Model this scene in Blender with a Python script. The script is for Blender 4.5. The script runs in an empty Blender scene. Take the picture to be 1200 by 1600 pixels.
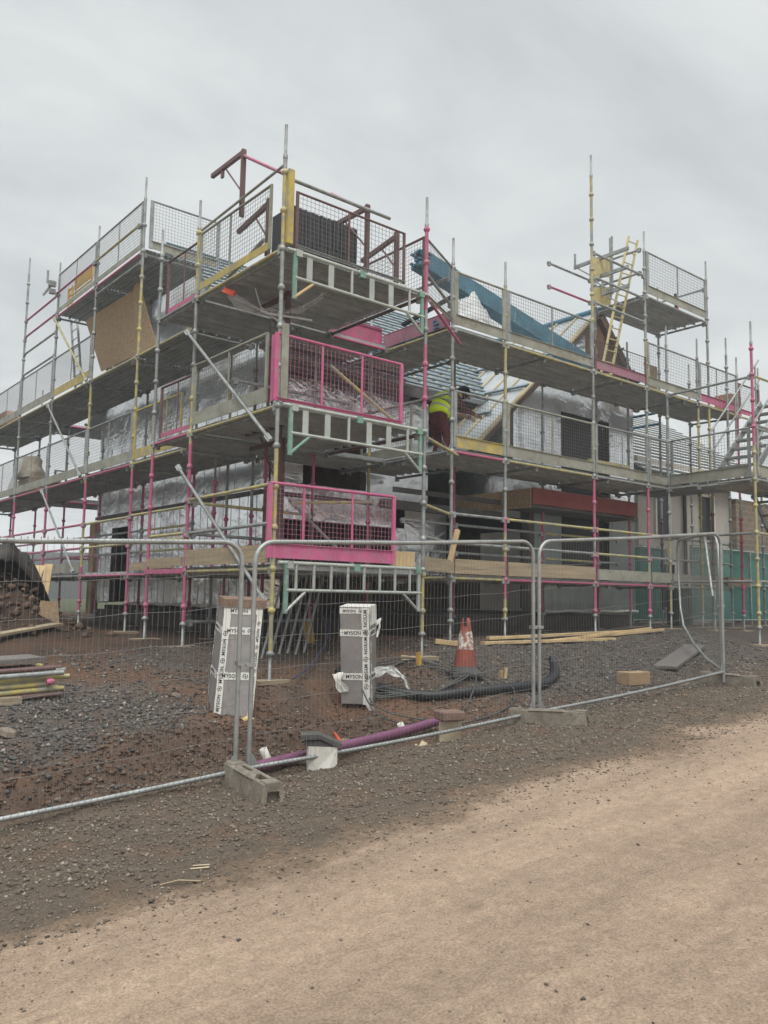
import bpy, math, random
import numpy as np
from mathutils import Vector, Matrix, noise as mnoise
R = math.radians
random.seed(7)
rng = np.random.default_rng(7)
sc = bpy.context.scene
C = sc.collection

# ------------------------------------------------------------------ camera, sky, sun, exposure
cam_d = bpy.data.cameras.new("camera")
cam = bpy.data.objects.new("camera", cam_d)
C.objects.link(cam)
cam_d.sensor_fit = 'VERTICAL'
cam_d.sensor_height = 36.0
cam_d.lens = 1280.0 / 1600.0 * 36.0
cam_d.clip_start = 0.05
cam_d.clip_end = 3000
PIT, ROL, YAW = R(5.915), R(0.975), R(39.5)
F_ = Vector((math.sin(YAW) * math.cos(PIT), math.cos(YAW) * math.cos(PIT), math.sin(PIT)))
R_ = Vector((math.cos(YAW), -math.sin(YAW), 0))
U_ = R_.cross(F_)
R2 = R_ * math.cos(ROL) + U_ * math.sin(ROL)
U2 = U_ * math.cos(ROL) - R_ * math.sin(ROL)
cam.matrix_world = Matrix(((R2.x, U2.x, -F_.x, 0), (R2.y, U2.y, -F_.y, 0), (R2.z, U2.z, -F_.z, 1.6), (0, 0, 0, 1)))
sc.camera = cam

SUN_EL, SUN_AZ = R(52), R(215)          # azimuth clockwise from +y
sun_d = bpy.data.lights.new("sun", 'SUN')
sun_d.energy = 1.45
sun_d.angle = R(25)
sun_d.color = (1.0, 0.96, 0.9)
sun = bpy.data.objects.new("sun", sun_d)
C.objects.link(sun)
sdir = Vector((math.sin(SUN_AZ) * math.cos(SUN_EL), math.cos(SUN_AZ) * math.cos(SUN_EL), math.sin(SUN_EL)))
sun.rotation_euler = sdir.to_track_quat('Z', 'Y').to_euler()
sun.location = (0, 0, 40)

w = bpy.data.worlds.new("World")
sc.world = w
w.use_nodes = True
nt = w.node_tree
nt.nodes.clear()
N = nt.nodes.new
L = nt.links.new
out = N('ShaderNodeOutputWorld')
sky = N('ShaderNodeTexSky'); sky.sky_type = 'NISHITA'; sky.sun_disc = False
sky.sun_elevation = SUN_EL; sky.sun_rotation = SUN_AZ; sky.air_density = 2.0; sky.dust_density = 4.0
bg1 = N('ShaderNodeBackground'); bg1.inputs[1].default_value = 0.1
L(sky.outputs[0], bg1.inputs[0])
tc = N('ShaderNodeTexCoord')
sep = N('ShaderNodeSeparateXYZ'); L(tc.outputs['Generated'], sep.inputs[0])
zz = N('ShaderNodeMath'); zz.operation = 'MAXIMUM'; L(sep.outputs[2], zz.inputs[0]); zz.inputs[1].default_value = 0.0
za = N('ShaderNodeMath'); za.operation = 'ADD'; L(zz.outputs[0], za.inputs[0]); za.inputs[1].default_value = 0.22
dx = N('ShaderNodeMath'); dx.operation = 'DIVIDE'; L(sep.outputs[0], dx.inputs[0]); L(za.outputs[0], dx.inputs[1])
dy = N('ShaderNodeMath'); dy.operation = 'DIVIDE'; L(sep.outputs[1], dy.inputs[0]); L(za.outputs[0], dy.inputs[1])
cmb = N('ShaderNodeCombineXYZ'); L(dx.outputs[0], cmb.inputs[0]); L(dy.outputs[0], cmb.inputs[1])
n1 = N('ShaderNodeTexNoise'); n1.inputs['Scale'].default_value = 1.7; n1.inputs['Detail'].default_value = 8; n1.inputs['Roughness'].default_value = 0.56
n1.inputs['Distortion'].default_value = 0.35
mp = N('ShaderNodeMapping'); mp.inputs['Location'].default_value = (3.3, 1.2, 0); mp.inputs['Scale'].default_value = (0.8, 1.25, 1); L(cmb.outputs[0], mp.inputs[0])
L(mp.outputs[0], n1.inputs['Vector'])
cr = N('ShaderNodeValToRGB')
cr.color_ramp.elements[0].position = 0.33; cr.color_ramp.elements[0].color = (0.610, 0.640, 0.655, 1)
cr.color_ramp.elements[1].position = 0.66; cr.color_ramp.elements[1].color = (0.830, 0.860, 0.860, 1)
e = cr.color_ramp.elements.new(0.5); e.color = (0.720, 0.752, 0.760, 1)
L(n1.outputs[0], cr.inputs[0])
# an overcast sky is brighter overhead than near the horizon
el = N('ShaderNodeMapRange'); el.inputs['From Min'].default_value = 0.62; el.inputs['From Max'].default_value = 1.0
el.inputs['To Min'].default_value = 1.0; el.inputs['To Max'].default_value = 4.2
L(sep.outputs[2], el.inputs['Value'])
hz = N('ShaderNodeMapRange'); hz.inputs['From Min'].default_value = 0.0; hz.inputs['From Max'].default_value = 0.30
hz.inputs['To Min'].default_value = 1.1; hz.inputs['To Max'].default_value = 1.0
L(sep.outputs[2], hz.inputs['Value'])
mm = N('ShaderNodeMath'); mm.operation = 'MULTIPLY'; L(el.outputs[0], mm.inputs[0]); L(hz.outputs[0], mm.inputs[1])
bg2 = N('ShaderNodeBackground'); L(cr.outputs[0], bg2.inputs[0]); L(mm.outputs[0], bg2.inputs[1])
mix = N('ShaderNodeMixShader'); mix.inputs[0].default_value = 0.95
L(bg1.outputs[0], mix.inputs[1]); L(bg2.outputs[0], mix.inputs[2]); L(mix.outputs[0], out.inputs[0])

vs = sc.view_settings
vs.view_transform = 'Standard'; vs.look = 'None'; vs.exposure = 0.0; vs.gamma = 1.0; vs.use_curve_mapping = False
sc.render.engine = 'CYCLES'
sc.cycles.max_bounces = 6
sc.cycles.diffuse_bounces = 4
sc.cycles.glossy_bounces = 3
sc.cycles.transparent_max_bounces = 12
sc.cycles.use_denoising = True

# ------------------------------------------------------------------ materials
MATS = {}
def mat(name, col, rough=0.7, metal=0.0, var=0.25, scale=6.0, bump=0.15, bscale=None, col2=None, mixpos=(0.45, 0.62), dirt=None, stretch=None, alpha=1.0, spec=0.4, trans=0.0, coord='Object'):
    """Principled with noise colour variation, an optional second worn colour in patches, optional mud and a bump."""
    m = bpy.data.materials.new(name); m.use_nodes = True
    t = m.node_tree; nd = t.nodes; lk = t.links
    b = nd['Principled BSDF']
    b.inputs['Roughness'].default_value = rough
    b.inputs['Metallic'].default_value = metal
    b.inputs['Specular IOR Level'].default_value = spec
    tcx = nd.new('ShaderNodeTexCoord'); src = tcx.outputs[coord]
    if stretch:
        mpx = nd.new('ShaderNodeMapping'); mpx.inputs['Scale'].default_value = stretch; lk.new(src, mpx.inputs[0]); src = mpx.outputs[0]
    nz = nd.new('ShaderNodeTexNoise'); nz.inputs['Scale'].default_value = scale; nz.inputs['Detail'].default_value = 6; nz.inputs['Roughness'].default_value = 0.6
    lk.new(src, nz.inputs['Vector'])
    r = nd.new('ShaderNodeValToRGB')
    lo = tuple(c * (1 - var) for c in col) + (1,); hi = tuple(min(1, c * (1 + var)) for c in col) + (1,)
    r.color_ramp.elements[0].position = 0.3; r.color_ramp.elements[0].color = lo
    r.color_ramp.elements[1].position = 0.7; r.color_ramp.elements[1].color = hi
    lk.new(nz.outputs[0], r.inputs[0]); cur = r.outputs[0]
    if col2:
        nz2 = nd.new('ShaderNodeTexNoise'); nz2.inputs['Scale'].default_value = scale * 1.7; nz2.inputs['Detail'].default_value = 8; nz2.inputs['Roughness'].default_value = 0.7
        mpp = nd.new('ShaderNodeMapping'); mpp.inputs['Location'].default_value = (5.2, 1.7, 9.1); lk.new(src, mpp.inputs[0]); lk.new(mpp.outputs[0], nz2.inputs['Vector'])
        r2 = nd.new('ShaderNodeValToRGB'); r2.color_ramp.elements[0].position = mixpos[0]; r2.color_ramp.elements[1].position = mixpos[1]
        lk.new(nz2.outputs[0], r2.inputs[0])
        mx = nd.new('ShaderNodeMix'); mx.data_type = 'RGBA'
        lk.new(r2.outputs[0], mx.inputs[0]); lk.new(cur, mx.inputs[6]); mx.inputs[7].default_value = tuple(col2) + (1,)
        cur = mx.outputs[2]
    lk.new(cur, b.inputs['Base Color'])
    if bump:
        bp = nd.new('ShaderNodeBump'); bp.inputs['Strength'].default_value = bump; bp.inputs['Distance'].default_value = 0.02
        nb = nd.new('ShaderNodeTexNoise'); nb.inputs['Scale'].default_value = bscale or scale * 4; nb.inputs['Detail'].default_value = 4
        lk.new(src, nb.inputs['Vector']); lk.new(nb.outputs[0], bp.inputs['Height']); lk.new(bp.outputs[0], b.inputs['Normal'])
    if alpha < 1: b.inputs['Alpha'].default_value = alpha
    if trans: b.inputs['Transmission Weight'].default_value = trans
    MATS[name] = m
    return m

galv = mat('galv_steel', (0.30, 0.315, 0.305), 0.5, 0.35, 0.3, 5, 0.1, col2=(0.17, 0.16, 0.14), mixpos=(0.5, 0.75))
yel = mat('yellow_paint', (0.50, 0.42, 0.13), 0.5, 0.0, 0.2, 5, 0.1, col2=(0.30, 0.29, 0.23), mixpos=(0.4, 0.58))
pink = mat('pink_paint', (0.47, 0.105, 0.21), 0.5, 0.0, 0.2, 5, 0.1, col2=(0.29, 0.17, 0.17), mixpos=(0.46, 0.68))
pinkp = mat('pink_panel', (0.53, 0.115, 0.245), 0.55, 0.0, 0.16, 4, 0.15, col2=(0.40, 0.19, 0.24), mixpos=(0.5, 0.66))
mint = mat('mint_paint', (0.12, 0.32, 0.22), 0.5, 0.0, 0.2, 5, 0.1, col2=(0.3, 0.33, 0.3), mixpos=(0.5, 0.7))
brown = mat('brown_paint', (0.15, 0.09, 0.085), 0.6, 0.1, 0.25, 5, 0.1)
deckm = mat('deck_steel', (0.40, 0.425, 0.43), 0.6, 0.1, 0.2, 3, 0.1, col2=(0.29, 0.295, 0.29), mixpos=(0.5, 0.75))
toem = mat('toe_steel', (0.30, 0.30, 0.25), 0.6, 0.15, 0.22, 3, 0.1, col2=(0.20, 0.17, 0.12), mixpos=(0.52, 0.72))
toey = mat('toe_yellow', (0.48, 0.38, 0.10), 0.6, 0.0, 0.2, 3, 0.1, col2=(0.28, 0.26, 0.2), mixpos=(0.45, 0.65))
wire = mat('wire_steel', (0.20, 0.20, 0.19), 0.5, 0.4, 0.15, 8, 0)
wirep = mat('wire_pink', (0.50, 0.22, 0.30), 0.5, 0.1, 0.15, 8, 0)
wirel = mat('fence_wire', (0.27, 0.265, 0.25), 0.45, 0.4, 0.15, 8, 0)
fgalv = mat('fence_tube', (0.36, 0.37, 0.36), 0.4, 0.5, 0.2, 7, 0.1, col2=(0.2, 0.2, 0.19), mixpos=(0.55, 0.8))
board = mat('timber_board', (0.34, 0.27, 0.18), 0.85, 0, 0.25, 3, 0.2, stretch=(0.4, 0.4, 8))
timber = mat('new_timber', (0.53, 0.39, 0.21), 0.8, 0, 0.2, 4, 0.15)
osb = mat('strand_board', (0.40, 0.29, 0.185), 0.85, 0, 0.25, 18, 0.15, col2=(0.30, 0.205, 0.12), mixpos=(0.45, 0.6))
conc = mat('block_concrete', (0.205, 0.18, 0.145), 0.95, 0, 0.25, 8, 0.4, col2=(0.13, 0.10, 0.075), mixpos=(0.48, 0.7))
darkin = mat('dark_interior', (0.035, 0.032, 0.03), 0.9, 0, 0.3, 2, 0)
membr_d = mat('slate_membrane', (0.25, 0.285, 0.275), 0.4, 0.4, 0.12, 2, 0.3, bscale=3)
redfas = mat('red_fascia', (0.235, 0.058, 0.05), 0.6, 0, 0.2, 4, 0.1)
battm = mat('blue_batten', (0.085, 0.205, 0.285), 0.7, 0, 0.25, 6, 0.1)
palewood = mat('pale_batten_wood', (0.47, 0.40, 0.27), 0.85, 0, 0.15, 4, 0.1)
roofbat = mat('roof_batten', (0.19, 0.245, 0.27), 0.75, 0, 0.25, 6, 0.1)
underlay = mat('roof_underlay', (0.36, 0.385, 0.40), 0.45, 0.2, 0.15, 2, 0.5, bscale=5)
cream = mat('cream_render', (0.41, 0.385, 0.34), 0.9, 0, 0.08, 4, 0.1)
blackm = mat('black_plastic', (0.022, 0.023, 0.025), 0.45, 0, 0.2, 6, 0.1)
rubber = mat('grey_rubber', (0.085, 0.082, 0.078), 0.8, 0, 0.2, 6, 0.2)
purple = mat('purple_plastic', (0.17, 0.06, 0.12), 0.45, 0, 0.15, 6, 0.05, col2=(0.2, 0.14, 0.11), mixpos=(0.55, 0.8))
whitep = mat('white_plastic', (0.62, 0.60, 0.55), 0.5, 0, 0.12, 6, 0.1, col2=(0.35, 0.26, 0.18), mixpos=(0.55, 0.8))
foil = mat('foil_board', (0.29, 0.27, 0.262), 0.45, 0.35, 0.14, 3, 0.4, bscale=7, col2=(0.22, 0.185, 0.165), mixpos=(0.52, 0.75))
tapem = mat('white_tape', (0.68, 0.67, 0.62), 0.55, 0, 0.08, 7, 0.1, col2=(0.42, 0.36, 0.28), mixpos=(0.58, 0.85))
ink = mat('black_ink', (0.03, 0.03, 0.035), 0.6, 0, 0.1, 5, 0)
conered = mat('cone_red', (0.27, 0.065, 0.042), 0.7, 0, 0.25, 8, 0.15, col2=(0.14, 0.07, 0.052), mixpos=(0.5, 0.7))
conewht = mat('cone_white', (0.58, 0.55, 0.50), 0.6, 0, 0.1, 8, 0.1, col2=(0.27, 0.10, 0.07), mixpos=(0.44, 0.54))
tiles = mat('slate_tile', (0.045, 0.047, 0.05), 0.7, 0, 0.2, 6, 0.1)
poly = mat('clear_polythene', (0.6, 0.61, 0.61), 0.35, 0, 0.1, 5, 0.5, alpha=0.28)
polyw = mat('white_polythene', (0.72, 0.73, 0.73), 0.4, 0, 0.1, 5, 0.5, alpha=0.8)
soilm = mat('mound_soil', (0.105, 0.062, 0.04), 0.95, 0, 0.35, 7, 0.8, bscale=20)
orange = mat('orange_tag', (0.85, 0.13, 0.06), 0.5, 0, 0.1, 6, 0)
bluepipe = mat('blue_pipe', (0.05, 0.055, 0.12), 0.5, 0, 0.1, 6, 0)
hivis = mat('hivis_yellow', (0.75, 1.0, 0.03), 0.7, 0, 0.08, 10, 0.2)
refl = mat('reflective_tape', (0.5, 0.52, 0.5), 0.4, 0.2, 0.1, 10, 0)
maroon = mat('maroon_cloth', (0.11, 0.03, 0.035), 0.9, 0, 0.25, 10, 0.3)
skin = mat('skin', (0.45, 0.26, 0.19), 0.6, 0, 0.1, 10, 0.05)
hoodm = mat('black_cloth', (0.012, 0.012, 0.013), 0.95, 0, 0.2, 10, 0.2)
bootm = mat('boot_leather', (0.05, 0.035, 0.025), 0.8, 0, 0.2, 10, 0.2)
skipm = mat('cardboard', (0.34, 0.26, 0.16), 0.9, 0, 0.15, 5, 0.1)
netm = mat('green_netting', (0.03, 0.165, 0.14), 0.8, 0, 0.15, 3, 0.1, alpha=0.8)
ladm = mat('ladder_yellow', (0.52, 0.44, 0.22), 0.55, 0, 0.15, 5, 0.1, col2=(0.34, 0.30, 0.2), mixpos=(0.5, 0.7))
ygate = mat('gate_yellow', (0.70, 0.46, 0.10), 0.5, 0, 0.12, 5, 0.05)

def make_silver():
    m = bpy.data.materials.new('silver_membrane'); m.use_nodes = True
    t = m.node_tree; nd = t.nodes; lk = t.links; b = nd['Principled BSDF']
    b.inputs['Roughness'].default_value = 0.24; b.inputs['Metallic'].default_value = 0.92
    tcx = nd.new('ShaderNodeTexCoord')
    # crinkles: stretched noise and finer wrinkles
    mp1 = nd.new('ShaderNodeMapping'); mp1.inputs['Scale'].default_value = (1.1, 1.1, 1.5); mp1.inputs['Rotation'].default_value = (0.35, 0.25, 0.2)
    lk.new(tcx.outputs['Object'], mp1.inputs[0])
    na = nd.new('ShaderNodeTexNoise'); na.inputs['Scale'].default_value = 2.2; na.inputs['Detail'].default_value = 5; na.inputs['Roughness'].default_value = 0.5; na.inputs['Distortion'].default_value = 1.2
    lk.new(mp1.outputs[0], na.inputs['Vector'])
    bp = nd.new('ShaderNodeBump'); bp.inputs['Strength'].default_value = 0.55; bp.inputs['Distance'].default_value = 0.07
    nl = nd.new('ShaderNodeTexNoise'); nl.inputs['Scale'].default_value = 0.55; nl.inputs['Detail'].default_value = 2; lk.new(tcx.outputs['Object'], nl.inputs['Vector'])
    rl = nd.new('ShaderNodeMapRange'); rl.inputs[1].default_value = .38; rl.inputs[2].default_value = .62; rl.inputs[3].default_value = .25; rl.inputs[4].default_value = 1.25; lk.new(nl.outputs[0], rl.inputs[0])
    ml = nd.new('ShaderNodeMath'); ml.operation = 'MULTIPLY'; lk.new(na.outputs[0], ml.inputs[0]); lk.new(rl.outputs[0], ml.inputs[1]); lk.new(ml.outputs[0], bp.inputs['Height']); lk.new(bp.outputs[0], b.inputs['Normal'])
    r = nd.new('ShaderNodeValToRGB')
    r.color_ramp.elements[0].color = (0.74, 0.75, 0.76, 1); r.color_ramp.elements[1].color = (0.92, 0.93, 0.94, 1)
    r.color_ramp.elements[0].position = 0.3; r.color_ramp.elements[1].position = 0.7
    lk.new(na.outputs[0], r.inputs[0]); lk.new(r.outputs[0], b.inputs['Base Color'])
    return m
silver = make_silver()

def make_brick(name, c1, c2, mortar, scale):
    m = bpy.data.materials.new(name); m.use_nodes = True
    t = m.node_tree; nd = t.nodes; lk = t.links; b = nd['Principled BSDF']; b.inputs['Roughness'].default_value = 0.9
    tcx = nd.new('ShaderNodeTexCoord'); mp = nd.new('ShaderNodeMapping'); mp.inputs['Rotation'].default_value = (R(90), 0, 0); lk.new(tcx.outputs['Object'], mp.inputs[0])
    br = nd.new('ShaderNodeTexBrick'); br.inputs['Scale'].default_value = scale; br.inputs['Color1'].default_value = c1 + (1,); br.inputs['Color2'].default_value = c2 + (1,); br.inputs['Mortar'].default_value = mortar + (1,)
    lk.new(mp.outputs[0], br.inputs['Vector']); lk.new(br.outputs[0], b.inputs['Base Color'])
    return m
stonem = make_brick('stone_blocks', (0.22, 0.16, 0.11), (0.15, 0.12, 0.09), (0.25, 0.22, 0.18), 1.6)

# ------------------------------------------------------------------ mesh helpers
class MB:
    def __init__(self):
        self.v = []; self.f = []; self.m = []; self.s = []
    def add(self, verts, faces, mi=0, smooth=False):
        o = len(self.v); self.v.extend([tuple(p) for p in verts])
        for f in faces:
            self.f.append(tuple(i + o for i in f)); self.m.append(mi); self.s.append(smooth)
    def tube(self, p0, p1, r=0.024, n=8, mi=0, r1=None, cap=True):
        p0 = Vector(p0); p1 = Vector(p1); d = p1 - p0
        if d.length < 1e-6: return
        d.normalize(); a = d.orthogonal().normalized(); b = d.cross(a); r1 = r if r1 is None else r1
        vs_ = []
        for p, rr in ((p0, r), (p1, r1)):
            for i in range(n):
                t = 2 * math.pi * i / n; vs_.append(p + (a * math.cos(t) + b * math.sin(t)) * rr)
        self.add(vs_, [(i, (i + 1) % n, n + (i + 1) % n, n + i) for i in range(n)], mi, True)
        if cap:
            self.add(vs_[:n], [tuple(range(n - 1, -1, -1))], mi); self.add(vs_[n:], [tuple(range(n))], mi)
    def path(self, pts, r=0.024, n=8, mi=0, closed=False, rads=None):
        pts = [Vector(p) for p in pts]; k = len(pts); up = None; vs_ = []
        for i, p in enumerate(pts):
            a = pts[i - 1] if (i > 0 or closed) else p; b = pts[(i + 1) % k] if (i < k - 1 or closed) else p
            d = (b - a).normalized()
            if up is None: up = d.orthogonal().normalized()
            up = (up - d * up.dot(d))
            up = up.normalized() if up.length > 1e-6 else d.orthogonal().normalized()
            s_ = d.cross(up); rr = rads[i] if rads else r
            for j in range(n):
                t = 2 * math.pi * j / n; vs_.append(p + (up * math.cos(t) + s_ * math.sin(t)) * rr)
        fs = []
        for i in range(k if closed else k - 1):
            q = (i + 1) % k
            for j in range(n): fs.append((i * n + j, i * n + (j + 1) % n, q * n + (j + 1) % n, q * n + j))
        self.add(vs_, fs, mi, True)
        if not closed:
            self.add(vs_[:n], [tuple(range(n - 1, -1, -1))], mi); self.add(vs_[-n:], [tuple(range(n))], mi)
    def box(self, c, size, mi=0, X=(1, 0, 0), Y=(0, 1, 0), Z=(0, 0, 1)):
        c = Vector(c); X = Vector(X).normalized() * size[0] / 2; Y = Vector(Y).normalized() * size[1] / 2; Z = Vector(Z).normalized() * size[2] / 2
        vs_ = [c + X * a + Y * b + Z * d for d in (-1, 1) for b in (-1, 1) for a in (-1, 1)]
        self.add(vs_, [(0, 2, 3, 1), (4, 5, 7, 6), (0, 1, 5, 4), (2, 6, 7, 3), (0, 4, 6, 2), (1, 3, 7, 5)], mi)
    def aabb(self, x0, x1, y0, y1, z0, z1, mi=0):
        self.box(((x0 + x1) / 2, (y0 + y1) / 2, (z0 + z1) / 2), (x1 - x0, y1 - y0, z1 - z0), mi)
    def bar(self, p0, p1, w, h, mi=0, up=(0, 0, 1)):
        p0 = Vector(p0); p1 = Vector(p1); d = p1 - p0; Lh = d.length; d.normalize(); up = Vector(up)
        s_ = d.cross(up)
        if s_.length < 1e-4: s_ = d.cross(Vector((1, 0, 0)))
        s_.normalize(); u = s_.cross(d)
        self.box((p0 + p1) / 2, (Lh, w, h), mi, d, s_, u)
    def prism(self, poly_, ext, mi=0):
        n = len(poly_); a = [Vector(p) for p in poly_]; e_ = Vector(ext)
        self.add(a + [p + e_ for p in a], [tuple(range(n - 1, -1, -1)), tuple(range(n, 2 * n))] + [(i, (i + 1) % n, n + (i + 1) % n, n + i) for i in range(n)], mi)
    def lathe(self, c, prof, n=16, mi=0, axis=(0, 0, 1), smooth=True):
        ax = Vector(axis).normalized(); a = ax.orthogonal().normalized(); b = ax.cross(a); c = Vector(c); vs_ = []
        for (r, h) in prof:
            for i in range(n):
                t = 2 * math.pi * i / n; vs_.append(c + ax * h + (a * math.cos(t) + b * math.sin(t)) * r)
        fs = [(k * n + i, k * n + (i + 1) % n, (k + 1) * n + (i + 1) % n, (k + 1) * n + i) for k in range(len(prof) - 1) for i in range(n)]
        if not isinstance(mi, (list, tuple)):
            self.add(vs_, fs, mi, smooth)
        else:
            o = len(self.v); self.v.extend([tuple(p) for p in vs_])
            for q, f in enumerate(fs): self.f.append(tuple(i + o for i in f)); self.m.append(mi[q // n]); self.s.append(smooth)
        self.add(vs_[:n], [tuple(range(n - 1, -1, -1))], mi if not isinstance(mi, (list, tuple)) else mi[0])
        self.add(vs_[-n:], [tuple(range(n))], mi if not isinstance(mi, (list, tuple)) else mi[-1])
    def grid(self, fn, nu, nv, mi=0, smooth=True):
        vs_ = [fn(i / nu, j / nv) for j in range(nv + 1) for i in range(nu + 1)]
        self.add(vs_, [(j * (nu + 1) + i, j * (nu + 1) + i + 1, (j + 1) * (nu + 1) + i + 1, (j + 1) * (nu + 1) + i) for j in range(nv) for i in range(nu)], mi, smooth)
    def build(self, name, mats, parent=None, off=None):
        if not isinstance(mats, (list, tuple)): mats = [mats]
        me = bpy.data.meshes.new(name)
        o_ = Vector(off) if off is not None else (root_loc(parent) if parent is not None else Vector((0, 0, 0)))
        me.from_pydata([(p[0] - o_.x, p[1] - o_.y, p[2] - o_.z) for p in self.v], [], self.f)
        for m_ in mats: me.materials.append(m_)
        me.polygons.foreach_set('material_index', self.m); me.polygons.foreach_set('use_smooth', self.s)
        me.update()
        ob = bpy.data.objects.new(name, me); C.objects.link(ob)
        if parent is not None: ob.parent = parent
        elif off is not None: ob.location = o_
        return ob
def root_loc(o):
    while o.parent is not None: o = o.parent
    return Vector(o.location)
def tag(o, label, cat=None, group=None, kind=None):
    if label: o['label'] = label
    if cat: o['category'] = cat
    if group: o['group'] = group
    if kind: o['kind'] = kind
    return o
def thing(name, label, cat, loc, group=None):
    o = bpy.data.objects.new(name, None); o.empty_display_size = 0.2; C.objects.link(o); o.location = loc
    return tag(o, label, cat, group)
def single(mb, name, mats, label, cat, loc, group=None):
    return tag(mb.build(name, mats, None, loc), label, cat, group)
def copy_tree(o, loc, label=None):
    c = o.copy(); C.objects.link(c); c.location = loc
    if label: c['label'] = label
    for ch in o.children:
        k = ch.copy(); C.objects.link(k); k.parent = c
        for g2 in ch.children:
            q = g2.copy(); C.objects.link(q); q.parent = k
    return c
def lerp(a, b, t): return tuple(a[i] + (b[i] - a[i]) * t for i in range(3))
def solidify(o, th):
    md = o.modifiers.new('thick', 'SOLIDIFY'); md.thickness = th; md.offset = 0

# ------------------------------------------------------------------ ground
def smooth01(t):
    t = min(1, max(0, t)); return t * t * (3 - 2 * t)
def gbase(x, y):
    xx = max(-14.0, min(16.0, x))
    low = .06 * xx - .017 * min(max(y, -4), 8)
    hi = .86 + .018 * (min(max(xx, 0), 16) - 5)
    xs = max(0, min(1, (x - 5) / 3)); y1 = 10.1 - xs
    f = min(1, max(0, (y - 6.3) / (y1 - 6.3))); f = smooth01(f) * .5 + f * .5
    return low + (hi - low) * f
def gauss(x, y, cx, cy, rx, ry): return math.exp(-(((x - cx) / rx) ** 2 + ((y - cy) / ry) ** 2))
def ground_z(x, y):
    z = gbase(x, y)
    if -3 < x < 20 and 3 < y < 20:
        rough = smooth01((y - 4.0) / 1.2)
        z += 0.05 * rough * mnoise.noise(Vector((x * 0.9, y * 0.9, 3.1)))
        z += 0.035 * rough * mnoise.noise(Vector((x * 2.6, y * 2.6, 7.7)))
        z += 0.018 * rough * mnoise.noise(Vector((x * 7.5, y * 7.5, 1.3)))
        # trench along the fence, spoil banks behind it
        z -= 0.12 * gauss(x, y, 5.2, 6.75, 1.3, 0.28) + 0.10 * gauss(x, y, 5.2, 6.05, 1.5, .22)
        z -= 0.18 * gauss(x, y, 1.4, 6.7, 1.5, 0.4)
        z += 0.16 * gauss(x, y, 3.5, 7.0, 0.75, 0.3)
        bank = gauss(x, y, 2.9, 6.9, 2.2, .45) + gauss(x, y, 5.0, 7.1, 1.2, .35)
        z += bank * (0.11 * mnoise.noise(Vector((x * 2.9, y * 4.1, 21.0))) + 0.075 * mnoise.noise(Vector((x * 8.5, y * 8.5, 2.0))))
        z += 0.08 * gauss(x, y, 2.2, 6.15, 0.8, 0.2)
        z += 0.12 * gauss(x, y, 7.15, 7.92, 0.3, 0.26)
        z += 0.07 * gauss(x, y, 2.4, 8.0, 1.3, 0.6)
        z -= 0.22 * gauss(x, y, 5.55, 7.55, 0.4, 0.35)
    else:
        rough = 0
    z += 0.012 * mnoise.noise(Vector((x * 1.3, y * 2.6, 11.0)))
    if -3 < x < 15 and y < 5: z += -0.018 * gauss(0, y, 0, 2.55 + .05 * math.sin(x), 1, .2) + .006 * mnoise.noise(Vector((x * 4, y * 9, 1.0)))
    # soil heap at the left, beside the scaffold
    if -4 < x < 6 and 11 < y < 20:
        h = 0.98 * gauss(x, y, 3.65, 14.5, 1.0, 1.0) * (1 + 0.3 * mnoise.noise(Vector((x * 1.8, y * 1.8, 4.2))) + .14 * mnoise.noise(Vector((x * 5, y * 5, 4.2))))
        z += h
    if y > 26 or x < -8:
        pass
    return z
def axis(a, b, fine0, fine1, st, grow=1.18):
    v = list(np.arange(fine0, fine1 + 1e-6, st)); s_ = st; x = fine1
    while x < b: s_ *= grow; x += s_; v.append(x)
    s_ = st; x = fine0
    while x > a: s_ *= grow; x -= s_; v.insert(0, x)
    return np.array(v)
gx = axis(-300, 400, -0.5, 13.0, 0.05)
gy = axis(-200, 400, 2.0, 10.5, 0.05)
nxg, nyg = len(gx), len(gy)
gv = np.zeros((nyg, nxg, 3)); gcol = np.ones((nyg, nxg, 4)); rcol = np.ones((nyg, nxg, 4))
ROAD = np.array([0.356, 0.262, 0.189]); MUD = np.array([0.112, 0.074, 0.054]); REDMUD = np.array([0.155, 0.089, 0.058])
GRAV = np.array([0.106, 0.091, 0.078]); VERGE = np.array([0.125, 0.098, 0.074]); DIRT = np.array([0.118, 0.082, 0.061]); FIELD = np.array([0.075, 0.085, 0.045])
def fb(x, y, s, o): return mnoise.fractal(Vector((x * s, y * s, o)), 1.0, 2.0, 4)
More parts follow.
